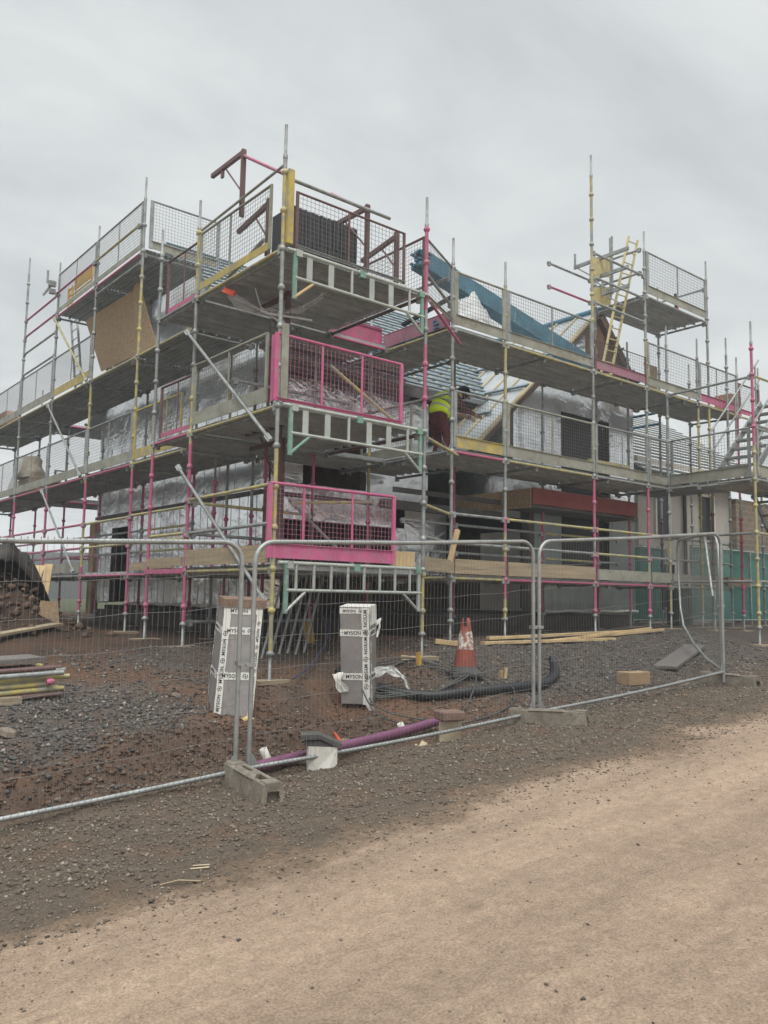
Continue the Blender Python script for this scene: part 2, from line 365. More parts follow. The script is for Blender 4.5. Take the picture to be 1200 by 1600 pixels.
for j in range(nyg):
    y = float(gy[j])
    for i in range(nxg):
        x = float(gx[i])
        gv[j, i] = (x, y, ground_z(x, y))
        near = -12 < x < 30 and -6 < y < 32
        n_a = fb(x, y, 0.7, 2.0) if near else 0.0
        n_b = fb(x, y, 2.2, 5.0) if near else 0.0
        edge = 4.15 + 0.10 * (x - 4) * 0.3 + 0.22 * n_a + 0.20 * n_b + (0.10 * fb(x, y, 6.5, 3.0) if near else 0)
        t = smooth01((y - edge + 0.5) / 1.05)
        road = ROAD * (1 + 0.10 * n_a) * (1 - .10 * gauss(0, y, 0, 2.55, 1, .2) + .07 * gauss(0, y, 0, 3.2, 1, .25) - .08 * gauss(0, y, 0, 3.75, 1, .18))
        pt = min(1, max(0, (gauss(x, y, 3.4, 2.85, .55, .28) + .8 * gauss(x, y, 2.75, 2.8, .5, .16)) * smooth01((fb(x, y, 4.2, 9.0) + .05) * 4)))
        # muddy verge -> site ground
        v = VERGE * (1 - 0.5 * smooth01((n_b + .1) * 1.2)) + REDMUD * 0.5 * smooth01((n_b + .1) * 1.2)
        s = smooth01((y - 5.9) / 0.5)
        gravel_w = max(smooth01((gauss(x, y, 2.3, 8.1, 1.9, 1.1) - .25) * 3), smooth01((gauss(x, y, 9.6, 7.7, 2.6, 1.4) - .25) * 3), smooth01((gauss(x, y, 5.0, 9.6, 1.6, 0.9) - .3) * 3) * .7, smooth01((x - 9.5) / 1.5) * smooth01((y - 5.2) / .6))
        gravel_w = min(1, max(0, gravel_w + 0.5 * n_b - .1))
        site = (REDMUD if n_a > 0 else MUD) * (0.5 + 0.5 * smooth01(abs(n_a) * 5)) + DIRT * (1 - (0.5 + 0.5 * smooth01(abs(n_a) * 5)))
        site = site * (1 - gravel_w) + GRAV * gravel_w
        c = v * (1 - s) + site * s
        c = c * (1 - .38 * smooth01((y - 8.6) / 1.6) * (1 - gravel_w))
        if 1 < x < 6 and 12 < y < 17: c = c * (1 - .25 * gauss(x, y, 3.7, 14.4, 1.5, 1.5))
        rcol[j, i, :3] = road; rcol[j, i, 3] = .62 * pt; gcol[j, i, 3] = t
        if y > 24 or x < -6 or x > 40:
            k = max(smooth01((y - 24) / 8), smooth01((-6 - x) / 6) * smooth01((y - 6) / 5), smooth01((x - 40) / 10) * smooth01((y - 6) / 5)); c = c * (1 - k) + FIELD * k
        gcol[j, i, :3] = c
me = bpy.data.meshes.new('ground')
idx = np.arange(nxg * nyg).reshape(nyg, nxg)
quads = np.stack([idx[:-1, :-1], idx[:-1, 1:], idx[1:, 1:], idx[1:, :-1]], -1).reshape(-1, 4)
me.vertices.add(nxg * nyg); me.vertices.foreach_set('co', gv.reshape(-1))
me.loops.add(quads.size); me.loops.foreach_set('vertex_index', quads.reshape(-1).astype(np.int32))
me.polygons.add(len(quads)); me.polygons.foreach_set('loop_start', np.arange(0, quads.size, 4, dtype=np.int32)); me.polygons.foreach_set('loop_total', np.full(len(quads), 4, dtype=np.int32))
me.polygons.foreach_set('use_smooth', np.ones(len(quads), dtype=bool))
me.update(calc_edges=True)
ca = me.color_attributes.new('soil', 'FLOAT_COLOR', 'POINT'); ca.data.foreach_set('color', gcol.reshape(-1))
cb = me.color_attributes.new('track', 'FLOAT_COLOR', 'POINT'); cb.data.foreach_set('color', rcol.reshape(-1))
def ground_mat():
    m = bpy.data.materials.new('site_ground'); m.use_nodes = True
    t = m.node_tree; nd = t.nodes; lk = t.links; b = nd['Principled BSDF']; b.inputs['Roughness'].default_value = 0.95; b.inputs['Specular IOR Level'].default_value = 0.2
    at = nd.new('ShaderNodeAttribute'); at.attribute_name = 'soil'
    tcx = nd.new('ShaderNodeTexCoord')
    def noise(sc_, det, rough=0.6, vec=None):
        n_ = nd.new('ShaderNodeTexNoise'); n_.inputs['Scale'].default_value = sc_; n_.inputs['Detail'].default_value = det; n_.inputs['Roughness'].default_value = rough
        lk.new(vec or tcx.outputs['Object'], n_.inputs['Vector']); return n_.outputs[0]
    def mrange(v_, a, b_, c_, d_):
        q = nd.new('ShaderNodeMapRange'); q.inputs[1].default_value = a; q.inputs[2].default_value = b_; q.inputs[3].default_value = c_; q.inputs[4].default_value = d_; lk.new(v_, q.inputs[0]); return q.outputs[0]
    def mul(a, b_):
        q = nd.new('ShaderNodeMath'); q.operation = 'MULTIPLY'; lk.new(a, q.inputs[0]); lk.new(b_, q.inputs[1]); return q.outputs[0]
    mpv = nd.new('ShaderNodeMapping'); mpv.inputs['Scale'].default_value = (0.25, 1.6, 1); lk.new(tcx.outputs['Object'], mpv.inputs[0])
    streak = mrange(noise(3.6, 8, .68, mpv.outputs[0]), .3, .7, .84, 1.14)
    mott = mrange(noise(13, 9, .72), .3, .7, .80, 1.20)
    grit = mrange(noise(85, 4, .7), .3, .72, .62, 1.38)
    # scattered dark grit specks and pale chips
    vo = nd.new('ShaderNodeTexVoronoi'); vo.inputs['Scale'].default_value = 34; lk.new(tcx.outputs['Object'], vo.inputs['Vector'])
    speck = mrange(vo.outputs['Distance'], .05, .17, .45, 1.0)
    dens = mrange(noise(1.3, 4), .36, .56, 1.0, 0.0)
    sp2 = nd.new('ShaderNodeMath'); sp2.operation = 'MAXIMUM'; lk.new(speck, sp2.inputs[0]); lk.new(dens, sp2.inputs[1])
    ar = nd.new('ShaderNodeAttribute'); ar.attribute_name = 'track'
    def mixc(fac, a, b_):
        q = nd.new('ShaderNodeMix'); q.data_type = 'RGBA'; lk.new(fac, q.inputs[0]); lk.new(a, q.inputs[6])
        if isinstance(b_, tuple): q.inputs[7].default_value = b_
        else: lk.new(b_, q.inputs[7])
        return q.outputs[2]
    def crumb(v_, sc_, lo, hi, amp):
        n_ = nd.new('ShaderNodeMath'); n_.operation = 'MULTIPLY_ADD'; lk.new(noise(sc_, 7, .72), n_.inputs[0]); n_.inputs[1].default_value = amp; lk.new(v_, n_.inputs[2])
        return mrange(n_.outputs[0], lo + amp * .5, hi + amp * .5, 0, 1)
    roadc = mixc(mul(crumb(ar.outputs['Alpha'], 26, .40, .95, 2.2), ar.outputs['Alpha']), ar.outputs['Color'], (.18, .145, .112, 1))
    roadc = mixc(crumb(at.outputs['Alpha'], 9, .10, .42, 1.0), roadc, (.205, .145, .10, 1))
    basec = mixc(crumb(at.outputs['Alpha'], 15, .45, .78, 1.3), roadc, at.outputs['Color'])
    f = mul(mul(mul(streak, mott), grit), sp2.outputs[0])
    mx = nd.new('ShaderNodeVectorMath'); mx.operation = 'SCALE'; lk.new(basec, mx.inputs[0]); lk.new(f, mx.inputs['Scale'])
    lk.new(mx.outputs[0], b.inputs['Base Color'])
    bp = nd.new('ShaderNodeBump'); bp.inputs['Strength'].default_value = 0.9; bp.inputs['Distance'].default_value = 0.04
    ad = nd.new('ShaderNodeMath'); ad.operation = 'ADD'; lk.new(noise(16, 8, .65), ad.inputs[0])
    g2 = nd.new('ShaderNodeMath'); g2.operation = 'MULTIPLY'; g2.inputs[1].default_value = .25; lk.new(noise(60, 5, .7), g2.inputs[0]); lk.new(g2.outputs[0], ad.inputs[1])
    lk.new(ad.outputs[0], bp.inputs['Height']); lk.new(bp.outputs[0], b.inputs['Normal'])
    return m
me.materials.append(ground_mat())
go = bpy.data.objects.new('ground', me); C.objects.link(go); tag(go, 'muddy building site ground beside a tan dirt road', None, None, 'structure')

# far hills
def hill(name, pts, col, label):
    mb = MB(); mb.grid(lambda u, v: pts(u, v), 60, 8, 0)
    o = mb.build(name, mat(name + '_mat', col, 0.95, 0, 0.3, 0.03, 0, coord='Object')); tag(o, label, None, None, 'structure'); return o
def hillp(u, v):
    a = R(-75 + 190 * u); d = 62 + 60 * v
    hgt = (17.5 + 2.2 * math.sin(u * 9 + 1) + 1.2 * math.sin(u * 23)) * math.sin(v * math.pi / 2) ** 0.8
    return (math.sin(a) * d, math.cos(a) * d, 0.6 + hgt * (d / 230) * 0.82)
hill('hills', hillp, (0.034, 0.038, 0.034), 'low dark grey green hills on the horizon')

# loose stones: crushed dark gravel and pale chips (one uncountable mass)
def stones(name, spots, label, cols):
    n = len(spots); V6 = np.array([[1, 0, 0], [-1, 0, 0], [0, 1, 0], [0, -1, 0], [0, 0, 1], [0, 0, -1]], float)
    F8 = np.array([[0, 2, 4], [2, 1, 4], [1, 3, 4], [3, 0, 4], [2, 0, 5], [1, 2, 5], [3, 1, 5], [0, 3, 5]])
    P_ = np.array(spots)
    ang = rng.random(n) * 2 * np.pi; ca_, sa_ = np.cos(ang), np.sin(ang)
    base = V6[None] * (P_[:, 3][:, None, None] * (0.7 + 0.6 * rng.random((n, 6, 1)))) * np.array([1, .8, .6])
    base = base + rng.normal(0, .18, (n, 6, 3)) * P_[:, 3][:, None, None]
    x_ = base[..., 0] * ca_[:, None] - base[..., 1] * sa_[:, None]; y_ = base[..., 0] * sa_[:, None] + base[..., 1] * ca_[:, None]
    vv = np.stack([x_ + P_[:, 0][:, None], y_ + P_[:, 1][:, None], base[..., 2] + P_[:, 2][:, None]], -1).reshape(-1, 3)
    ff = (F8[None] + (np.arange(n) * 6)[:, None, None]).reshape(-1, 3)
    me_ = bpy.data.meshes.new(name)
    me_.vertices.add(len(vv)); me_.vertices.foreach_set('co', vv.reshape(-1))
    me_.loops.add(ff.size); me_.loops.foreach_set('vertex_index', ff.reshape(-1).astype(np.int32))
    me_.polygons.add(len(ff)); me_.polygons.foreach_set('loop_start', np.arange(0, ff.size, 3, dtype=np.int32)); me_.polygons.foreach_set('loop_total', np.full(len(ff), 3, dtype=np.int32))
    ms = rng.choice(len(cols), n, p=[c[1] for c in cols]); me_.polygons.foreach_set('material_index', np.repeat(ms, 8).astype(np.int32))
    me_.update(calc_edges=True)
    for k, (c, _) in enumerate(cols): me_.materials.append(mat(f'{name}_stone_{k}', c, 0.9, 0, 0.25, 9, 0))
    o = bpy.data.objects.new(name, me_); C.objects.link(o); tag(o, label, None, None, 'stuff')
def scatter(n, box, size, dens):
    out_ = []
    while n > 0:
        n -= 1
        x = random.uniform(box[0], box[1]); y = random.uniform(box[2], box[3])
        if random.random() > dens(x, y): continue
        s = size[0] * (size[1] / size[0]) ** (random.random() ** 2.2)
        out_.append((x, y, ground_z(x, y) + s * 0.25, s))
    return out_
gl = scatter(26000, (-0.5, 4.6, 6.6, 10), (.006, .034), lambda x, y: min(1, .14 + 1.3 * gauss(x, y, 2.2, 8.0, 1.6, 0.75)))
gl += scatter(42000, (6.5, 15, 5.7, 9.8), (.006, .032), lambda x, y: min(1, .3 + .6 * gauss(x, y, 9.8, 7.5, 3.0, 1.3)))
gl += scatter(14000, (3.3, 7, 7.3, 11), (.006, .026), lambda x, y: .4)
stones('gravel', gl, 'loose dark crushed gravel lying across the building site', [((.095, .090, .086), .42), ((.15, .135, .12), .33), ((.055, .051, .048), .17), ((.29, .26, .22), .08)])
gp = scatter(90000, (-0.5, 13, 3.95, 6.8), (.003, .019), lambda x, y: min(1, .25 + .75 * smooth01((y - 4.3) / .5)))
gp += scatter(9000, (-1, 12, 3.4, 4.8), (.003, .013), lambda x, y: .3 + .7 * smooth01((y - 3.4) / .8))
gp += scatter(5200, (-1, 10, 1.7, 4.6), (.003, .012), lambda x, y: .2 + .5 * smooth01((fb(x, y, .9, 8) - .05) * 4))
cl = scatter(15000, (-.5, 7.0, 6.2, 8.2), (.008, .034), lambda x, y: min(1, .10 + .9 * gauss(x, y, 2.9, 6.95, 2.3, .5) + .8 * gauss(x, y, 5.0, 7.1, 1.3, .45)))
cl += scatter(1600, (2.2, 5.2, 12.8, 16), (.03, .12), lambda x, y: gauss(x, y, 3.65, 14.3, 1.0, 1.0))
cl += scatter(500, (6.7, 7.6, 7.5, 8.3), (.01, .04), lambda x, y: gauss(x, y, 7.15, 7.92, .3, .26))
stones('soil_clods', cl, 'lumps of reddish brown soil on the dug bank behind the fence', [((.115, .070, .047), .5), ((.085, .054, .038), .35), ((.14, .092, .064), .15)])
stones('pebbles', gp, 'small pebbles and chips along the muddy road verge', [((.145, .115, .088), .44), ((.205, .17, .13), .34), ((.085, .07, .058), .16), ((.32, .28, .23), .06)])
# ------------------------------------------------------------------ scaffold parts
G_, Y_, K_, N_, B_ = 0, 1, 2, 3, 4
TUBES = [galv, yel, pink, mint, brown]
PR = 0.027
def standard(par, x, y, ztop, segs, zbot=None, spigot=True, phase=0.0):
    """A scaffold upright: painted lengths joined by spigots, rosette cups every half metre, a screw jack and a plate at the foot."""
    zg = ground_z(x, y) if zbot is None else zbot
    mb = MB(); z0 = zg + (0.34 if zbot is None else 0)
    if zbot is None:
        mb.lathe((x, y, zg), [(0.075, -0.02), (0.075, 0.012), (0.02, 0.014), (0.02, 0.36)], 10, G_)
        mb.lathe((x, y, zg + 0.30), [(0.05, 0), (0.055, 0.02), (0.03, 0.05)], 8, G_)
    tube_top = ztop - (0.42 if spigot else 0)
    b = [z0] + [s[0] for s in segs[1:] if z0 < s[0] < tube_top] + [tube_top]
    for i in range(len(b) - 1):
        zc = (b[i] + b[i + 1]) / 2; c = [s[1] for s in segs if s[0] <= zc][-1] if segs[0][0] <= zc else segs[0][1]
        mb.tube((x, y, b[i]), (x, y, b[i + 1]), PR, 8, c)
    if spigot:
        mb.lathe((x, y, tube_top), [(PR * 1.15, -0.03), (PR * 1.15, 0.02), (0.021, 0.03), (0.019, ztop - tube_top)], 8, G_)
    z = math.floor(z0 / 0.5) * 0.5 + 0.42 + phase
    while z < tube_top - 0.05:
        c = [s[1] for s in segs if s[0] <= z][-1] if segs[0][0] <= z else segs[0][1]
        if z > z0 + .05: mb.lathe((x, y, z), [(PR, -0.045), (0.042, -0.03), (0.05, 0.0), (0.042, 0.012), (PR, 0.035)], 8, c)
        z += 0.5
    o = mb.build('standard', TUBES, par)
    if zbot is None:
        sb = MB(); sb.aabb(x - .2, x + .22, y - .12, y + .11, zg - 0.035, zg + 0.012); sb.build('sole_board', board, o)
    return o
def ledger(par, p0, p1, c=G_, r=0.0245, name='ledger', ends=True):
    mb = MB(); p0 = Vector(p0); p1 = Vector(p1)
    mb.tube(p0, p1, r, 8, c)
    if ends:
        d = (p1 - p0).normalized()
        for p in (p0 + d * .05, p1 - d * .05): mb.box(p - Vector((0, 0, .012)), (.07, .05, .09), G_, d, Vector((0, 0, 1)).cross(d) if abs(d.z) < .95 else (1, 0, 0), (0, 0, 1) if abs(d.z) < .95 else (0, 1, 0))
    return mb.build(name, TUBES, par)
def brace(par, p0, p1, c=G_):
    mb = MB(); mb.tube(p0, p1, 0.024, 8, c); d = (Vector(p1) - Vector(p0)).normalized()
    for p in (Vector(p0) + d * .06, Vector(p1) - d * .06): mb.box(p, (.13, .075, .03), G_, d, d.orthogonal(), d.cross(d.orthogonal()))
    return mb.build('brace', TUBES, par)
def deck(par, x0, x1, y0, y1, z, along):
    """Steel planks laid side by side, each a shallow downward channel, on transoms."""
    mb = MB()
    a0, a1, b0, b1 = (x0, x1, y0, y1) if along == 'x' else (y0, y1, x0, x1)
    n = max(1, round((b1 - b0) / 0.235)); wv = (b1 - b0) / n
    L0 = a1 - a0; nb = max(1, round(L0 / 2.2))
    for k in range(nb):
        s0 = a0 + L0 * k / nb + .01; s1 = a0 + L0 * (k + 1) / nb - .01
        for i in range(n):
            c0 = b0 + wv * i + .006; c1 = b0 + wv * (i + 1) - .006; jz = random.uniform(-.006, .006)
            def bx(u0, u1, v0, v1, zz0, zz1):
                if along == 'x': mb.aabb(u0, u1, v0, v1, zz0, zz1)
                else: mb.aabb(v0, v1, u0, u1, zz0, zz1)
            zt = z + .062 + jz
            bx(s0, s1, c0, c1, zt - .004, zt)
            for v in (c0, c1 - .008): bx(s0 + .002, s1 - .002, v + .0005, v + .0075, zt - .056, zt - .0045)
            for fr in (.33, .62): bx(s0 + .004, s1 - .004, c0 + (c1 - c0) * fr, c0 + (c1 - c0) * (fr + .06), zt - .026, zt - .0045)
    o = mb.build('deck', deckm, par)
    return o
def transoms(par, x0, x1, y0, y1, z, along, cols=(G_,)):
    a0, a1 = (x0, x1) if along == 'x' else (y0, y1); nb = max(1, round((a1 - a0) / 2.2))
    for k in range(nb + 1):
        s = a0 + (a1 - a0) * k / nb; s = min(max(s, a0 + .03), a1 - .03)
        if along == 'x': ledger(par, (s, y0, z - .03), (s, y1, z - .03), cols[k % len(cols)], name='transom')
        else: ledger(par, (x0, s, z - .03), (x1, s, z - .03), cols[k % len(cols)], name='transom')
def wires(p0, p1, h0, h1, sp=0.062, r=0.0028, n=3, spv=None):
    mb = MB(); p0 = Vector(p0); p1 = Vector(p1); d = p1 - p0; Lh = d.length; k = max(2, round(Lh / sp))
    for i in range(1, k):
        q = p0 + d * (i / k); mb.tube(q + Vector((0, 0, h0)), q + Vector((0, 0, h1)), r, n, 0, cap=False)
    kv = max(2, round((h1 - h0) / (spv or sp)))
    for i in range(1, kv):
        z = h0 + (h1 - h0) * i / kv; mb.tube(p0 + Vector((0, 0, z)), p1 + Vector((0, 0, z)), r, n, 0, cap=False)
    return mb
def guard(par, p0, p1, h=0.92, fc=galv, toe=0.16, tm=None, wm=None, mids=(0.5,), stile=0.05, topr=0.018, label=None, tfrac=(0, 1), postw=0.025):
    """Edge protection panel: framed steel mesh over a solid toe board."""
    p0 = Vector(p0); p1 = Vector(p1); d = (p1 - p0); Lh = d.length; d.normalize(); s_ = Vector((0, 0, 1)).cross(d)
    p0 = p0 + d * .05; p1 = p1 - d * .05; Lh = (p1 - p0).length
    pan = bpy.data.objects.new('mesh_panel', None); C.objects.link(pan); pan.parent = par
    if label: pan['label'] = label
    f = MB(); Z = Vector((0, 0, 1))
    f.tube(p0 + Z * h, p1 + Z * h, topr, 6, 0)
    for q in (p0, p1): f.bar(q, q + Z * (h + .01), postw, stile, 0, up=d)
    for mfr in mids: q = p0 + (p1 - p0) * mfr; f.bar(q + Z * toe, q + Z * h, .012, .03, 0, up=d)
    fo = f.build('panel_frame', fc, pan)
    t = MB(); a = p0 + (p1 - p0) * tfrac[0]; b = p0 + (p1 - p0) * tfrac[1]
    t.bar(a + Z * (toe / 2 + .004), b + Z * (toe / 2 + .004), .012, toe, 0); t.bar(a + Z * (toe + .006) - s_ * .012, b + Z * (toe + .006) - s_ * .012, .03, .008, 0)
    t.build('toe_board', tm or toem, pan)
    wires(p0 + d * .02, p1 - d * .02, toe + .01, h).build('wire_mesh', wm or wire, pan)
    return pan
def toeboard(par, p0, p1, h=.2, m=None, th=.036):
    mb = MB(); mb.bar(Vector(p0) + Vector((0, 0, h / 2)), Vector(p1) + Vector((0, 0, h / 2)), th, h); return mb.build('toe_board', m or board, par)
def ladder_beam(par, p0, p1, h=.34, gap=.36, flat=True, dm=2):
    """Lattice beam carrying the loading bay: two chords and posts between them."""
    mb = MB(); p0 = Vector(p0); p1 = Vector(p1); Z = Vector((0, 0, 1)); d = (p1 - p0).normalized()
    mb.tube(p0, p1, .025, 8, 0); mb.tube(p0 + d * .12 - Z * h, p1 - d * .06 - Z * h, .022, 8, 0)
    k = round((p1 - p0).length / gap)
    for i in range(1, k):
        q = p0 + (p1 - p0) * (i / k)
        if flat and i % 3: mb.bar(q, q - Z * h, .012, .085, 0, up=d)
        else: mb.tube(q, q - Z * h, .022, 6, 0)
    q = p0 + d * .12; mb.bar(q + Z * .03, q - Z * (h + .28), .03, .055, 1, up=d); mb.tube(q - Z * (h + .26), q + d * .28 - Z * (h + .02), .022, 6, dm)
    q = p1 - d * .1; mb.bar(q + Z * .03, q - Z * (h + .25), .03, .05, 1 if flat else 0, up=d); mb.tube(q - Z * (h + .24), q - d * .3 - Z * h, .02, 6, 0)
    for fr in (.07, .5, .95): mb.box(p0 + (p1 - p0) * fr - Z * .02, (.09, .06, .09), 1 if fr > .3 else 0, d, d.cross(Z), Z)
    return mb.build('lattice_beam', [MATS['beam_alu'], MATS['beam_mint'], timber], par)
mat('beam_alu', (0.42, 0.45, 0.41), 0.45, 0.3, 0.15, 6, 0.05)
mat('beam_mint', (0.17, 0.31, 0.245), 0.5, 0.0, 0.2, 6, 0.05, col2=(0.36, 0.4, 0.36), mixpos=(.5, .7))

D1, D2, D3, D4 = 1.91, 3.91, 5.91, 7.90
# ================= corner loading bay
lb = thing('scaffold', 'corner loading bay scaffold with pink mesh panels, yellow corner upright and tile stack on top', 'scaffold', (5.25, 8.45, 0.58))
standard(lb, 5.25, 8.45, 7.55, [(0, G_), (.9, Y_), (3.4, G_), (4.1, G_), (6.0, Y_), (6.95, G_)])
standard(lb, 7.68, 8.45, 7.40, [(0, Y_), (2.0, G_), (4.25, K_), (5.2, G_), (5.7, K_)])
standard(lb, 5.25, 10.78, 7.42, [(0, K_), (3.75, Y_), (4.6, G_), (6.0, Y_)])
standard(lb, 5.25, 12.08, 7.42, [(0, K_), (3.75, G_)])
standard(lb, 7.0, 12.0, 5.9, [(0, K_), (3, G_), (4, B_)]); standard(lb, 7.55, 11.0, 5.9, [(0, K_), (2, B_), (3, K_), (4.2, G_)]); standard(lb, 6.5, 10.75, 5.9, [(0, K_), (2.2, B_), (3.2, K_), (4.2, B_)])
standard(lb, 8.95, 11.3, 6.9, [(0, K_), (3.2, Y_), (4.2, G_)]); standard(lb, 6.3, 12.0, 3.9, [(0, G_), (2, K_)])
for z, cols in ((D1, (Y_, G_)), (D2, (Y_, G_)), (D3, (Y_, G_))):
    deck(lb, 5.29, 7.62, 8.49, 10.75, z, 'x'); transoms(lb, 5.27, 7.66, 8.5, 10.75, z, 'x', (G_, B_))
    deck(lb, 5.29, 8.90, 10.80, 12.06, z, 'x'); transoms(lb, 5.27, 8.92, 10.82, 12.06, z, 'x')
    ledger(lb, (5.25, 8.45, z), (5.25, 10.78, z), cols[0]); ledger(lb, (5.25, 10.78, z), (5.25, 12.08, z), cols[1] if z != D2 else K_)
    ledger(lb, (7.66, 8.45, z), (7.66, 10.78, z), G_); ledger(lb, (5.25, 10.78, z - .02), (7.66, 10.78, z - .02), G_); ledger(lb, (7.66, 10.82, z), (8.95, 10.82, z), K_ if z == D3 else G_)
ladder_beam(lb, (5.29, 8.40, D3 + .0), (7.66, 8.40, D3 + .0))
ladder_beam(lb, (5.29, 8.40, D2 + .02), (7.66, 8.40, D2 + .02), dm=1)
ladder_beam(lb, (5.29, 8.40, D1 + .08), (7.66, 8.40, D1 + .08), .33, .26, False, 0)
# rails and boards of the lowest lift
for z, c in ((2.95, Y_), (2.47, G_)): ledger(lb, (5.25, 8.45, z), (5.25, 10.78, z - .02), c)
ledger(lb, (5.25, 10.78, 2.93), (5.8, 11.9, 2.97), Y_); ledger(lb, (5.25, 10.78, 2.46), (5.25, 12.08, 2.46), Y_)
toeboard(lb, (5.22, 8.50, D1 + .08), (5.22, 10.7, D1 + .08), .22)
toeboard(lb, (5.22, 10.85, D1 + .08), (5.22, 12.0, D1 + .08), .13)
for z in (2.9, 2.45): ledger(lb, (7.68, 8.45, z), (8.95, 9.2, z), Y_ if z > 2.6 else G_)
for z in (2.9, 2.45, 1.2): ledger(lb, (5.3, 10.78, z), (7.55, 11.0, z), Y_ if z > 2.6 else G_)
tp = MB(); tp.aabb(7.12, 7.55, 8.47, 8.50, 2.02, 2.22); tp.build('toe_board', timber, lb)
pk = MB(); pk.bar((5.25, 10.78, 1.92), (5.25, 12.08, 1.92), .09, .07); pk.build('pink_beam', pink, lb)
# pink mesh panels facing the road
guard(lb, (5.15, 8.43, 3.97), (7.27, 8.43, 3.97), .84, pinkp, .03, pinkp, wirep, (.34, .66), .05, .018, 'bright pink mesh panel on the middle lift', postw=.03)
guard(lb, (5.12, 8.43, 2.04), (7.17, 8.43, 2.04), .91, pinkp, .17, pinkp, wirep, (.25, .64), .055, .02, 'bright pink mesh panel on the lowest lift', postw=.03)
for za, zb_ in ((4.0, 4.85), (2.05, 2.98)): ps = MB(); ps.bar((5.27, 8.62, za), (5.27, 8.62, zb_), .03, .06, up=(0, 1, 0)); ps.build('panel_post', pinkp, lb)
# left side of the bay
guard(lb, (5.23, 8.66, 4.0), (5.23, 10.72, 4.0), .88, toem, .18, toem, wire, (.5,), .05, .02)
guard(lb, (5.3, 10.85, 4.0), (5.3, 12.0, 4.0), .8, brown, .06, pink, wire, (.45,), .06, .02)
guard(lb, (5.24, 8.7, 6.0), (5.24, 10.72, 6.0), .86, toem, .1, toey, wire, (.55,), .05, .02)
guard(lb, (5.32, 10.85, 6.0), (5.32, 12.0, 6.0), .85, brown, .06, pink, wire, (.45,), .07, .02)
guard(lb, (7.7, 10.9, 6.0), (8.9, 10.9, 6.0), .3, pink, .26, pink, wire, (), .03, .01)
cp = MB(); cp.bar((5.31, 8.40, 5.98), (5.31, 8.40, 6.95), .05, .085, 0, up=(1, 0, 0)); cp.bar((5.31, 8.44, 6.0), (5.31, 8.62, 6.0), .05, .05, 0); cp.build('corner_post', toey, lb)
cg = MB(); cg.bar((5.30, 8.42, 4.0), (5.30, 8.42, 4.95), .05, .10, 0, up=(1, 0, 0)); cg.build('corner_post', toem, lb)
# front of the top bay: brown framed mesh gate with up-and-over frames
guard(lb, (5.4, 8.45, 5.98), (7.30, 8.45, 5.98), .74, MATS['brown_paint'], .03, galv, wire, (.46,), .04, .016, postw=.022)
ledger(lb, (5.27, 8.47, 6.87), (7.0, 8.47, 6.87), G_, ends=False)
gt = MB()
gt.tube((5.25, 8.5, 7.02), (5.25, 10.7, 6.93), .02, 6, 0)
for (xx, yy, dz) in ((5.30, 9.62, 0.0), (6.70, 8.60, -.72)):
    gt.bar((xx, yy, 6.72 + dz + .05), (xx, yy, 7.74 + dz), .05, .06, 1, up=(1, 0, 0)); gt.bar((xx, yy - .02, 7.70 + dz), (xx, yy + .92, 7.72 + dz), .05, .06, 1)
    gt.tube((xx, yy + .03, 7.15 + dz), (xx, yy + .5, 7.66 + dz), .013, 6, 1); gt.box((xx, yy + .6, 7.63 + dz), (.03, .06, .12), 1)
gt.tube((5.30, 9.60, 7.64), (5.30, 8.5, 6.92), .024, 6, 2); gt.tube((6.0, 8.5, 6.9), (6.7, 8.58, 6.93), .026, 6, 2)
for (yy, x_) in ((8.95, 5.33), (8.58, 7.22)):
    gt.bar((x_, yy, 6.0), (x_, yy, 6.78), .05, .06, 1, up=(1, 0, 0)); gt.bar((x_, yy - .02, 6.72), (x_, yy + .8, 6.6), .05, .06, 1); gt.tube((x_, yy + .05, 6.3), (x_, yy + .35, 6.66), .013, 6, 1)
gt.tube((5.36, 9.1, 6.28), (5.36, 10.1, 6.02), .03, 6, 0)
gt.build('loading_gate', [toem, brown, pink], lb)
for (x_, y_, z0, z1) in ((6.0, 9.6, 2.0, 4.0), (6.05, 9.55, 3.95, 5.88), (6.25, 9.9, 2.0, 3.85)):
    bg = MB(); bg.bar((x_, y_, z0), (x_, y_, z1), .06, .06, 0, up=(1, 0, 0)); bg.tube((x_, y_, z1 - .8), (x_, y_ + .5, z1 - .15), .014, 6, 0); bg.bar((x_, y_ - .1, z1 - .05), (x_, y_ + .9, z1 - .05), .05, .06, 0); bg.build('gate_frame', brown, lb)
brace(lb, (5.19, 10.95, 5.45), (5.19, 8.5, 3.48), G_); brace(lb, (5.19, 11.05, 3.45), (5.19, 8.5, 1.52), G_)
brace(lb, (7.72, 8.42, 5.85), (9.05, 9.1, 5.62), K_); brace(lb, (7.72, 8.42, 3.84), (9.0, 9.12, 3.84), Y_)
brace(lb, (6.35, 8.9, 4.72), (7.5, 8.7, 3.98), Y_); brace(lb, (6.45, 10.0, 2.98), (7.4, 9.6, 2.02), G_)
ledger(lb, (5.4, 9.9, 4.55), (7.5, 9.9, 4.55), G_); ledger(lb, (6.1, 9.4, 2.86), (7.3, 9.0, 2.94), Y_)

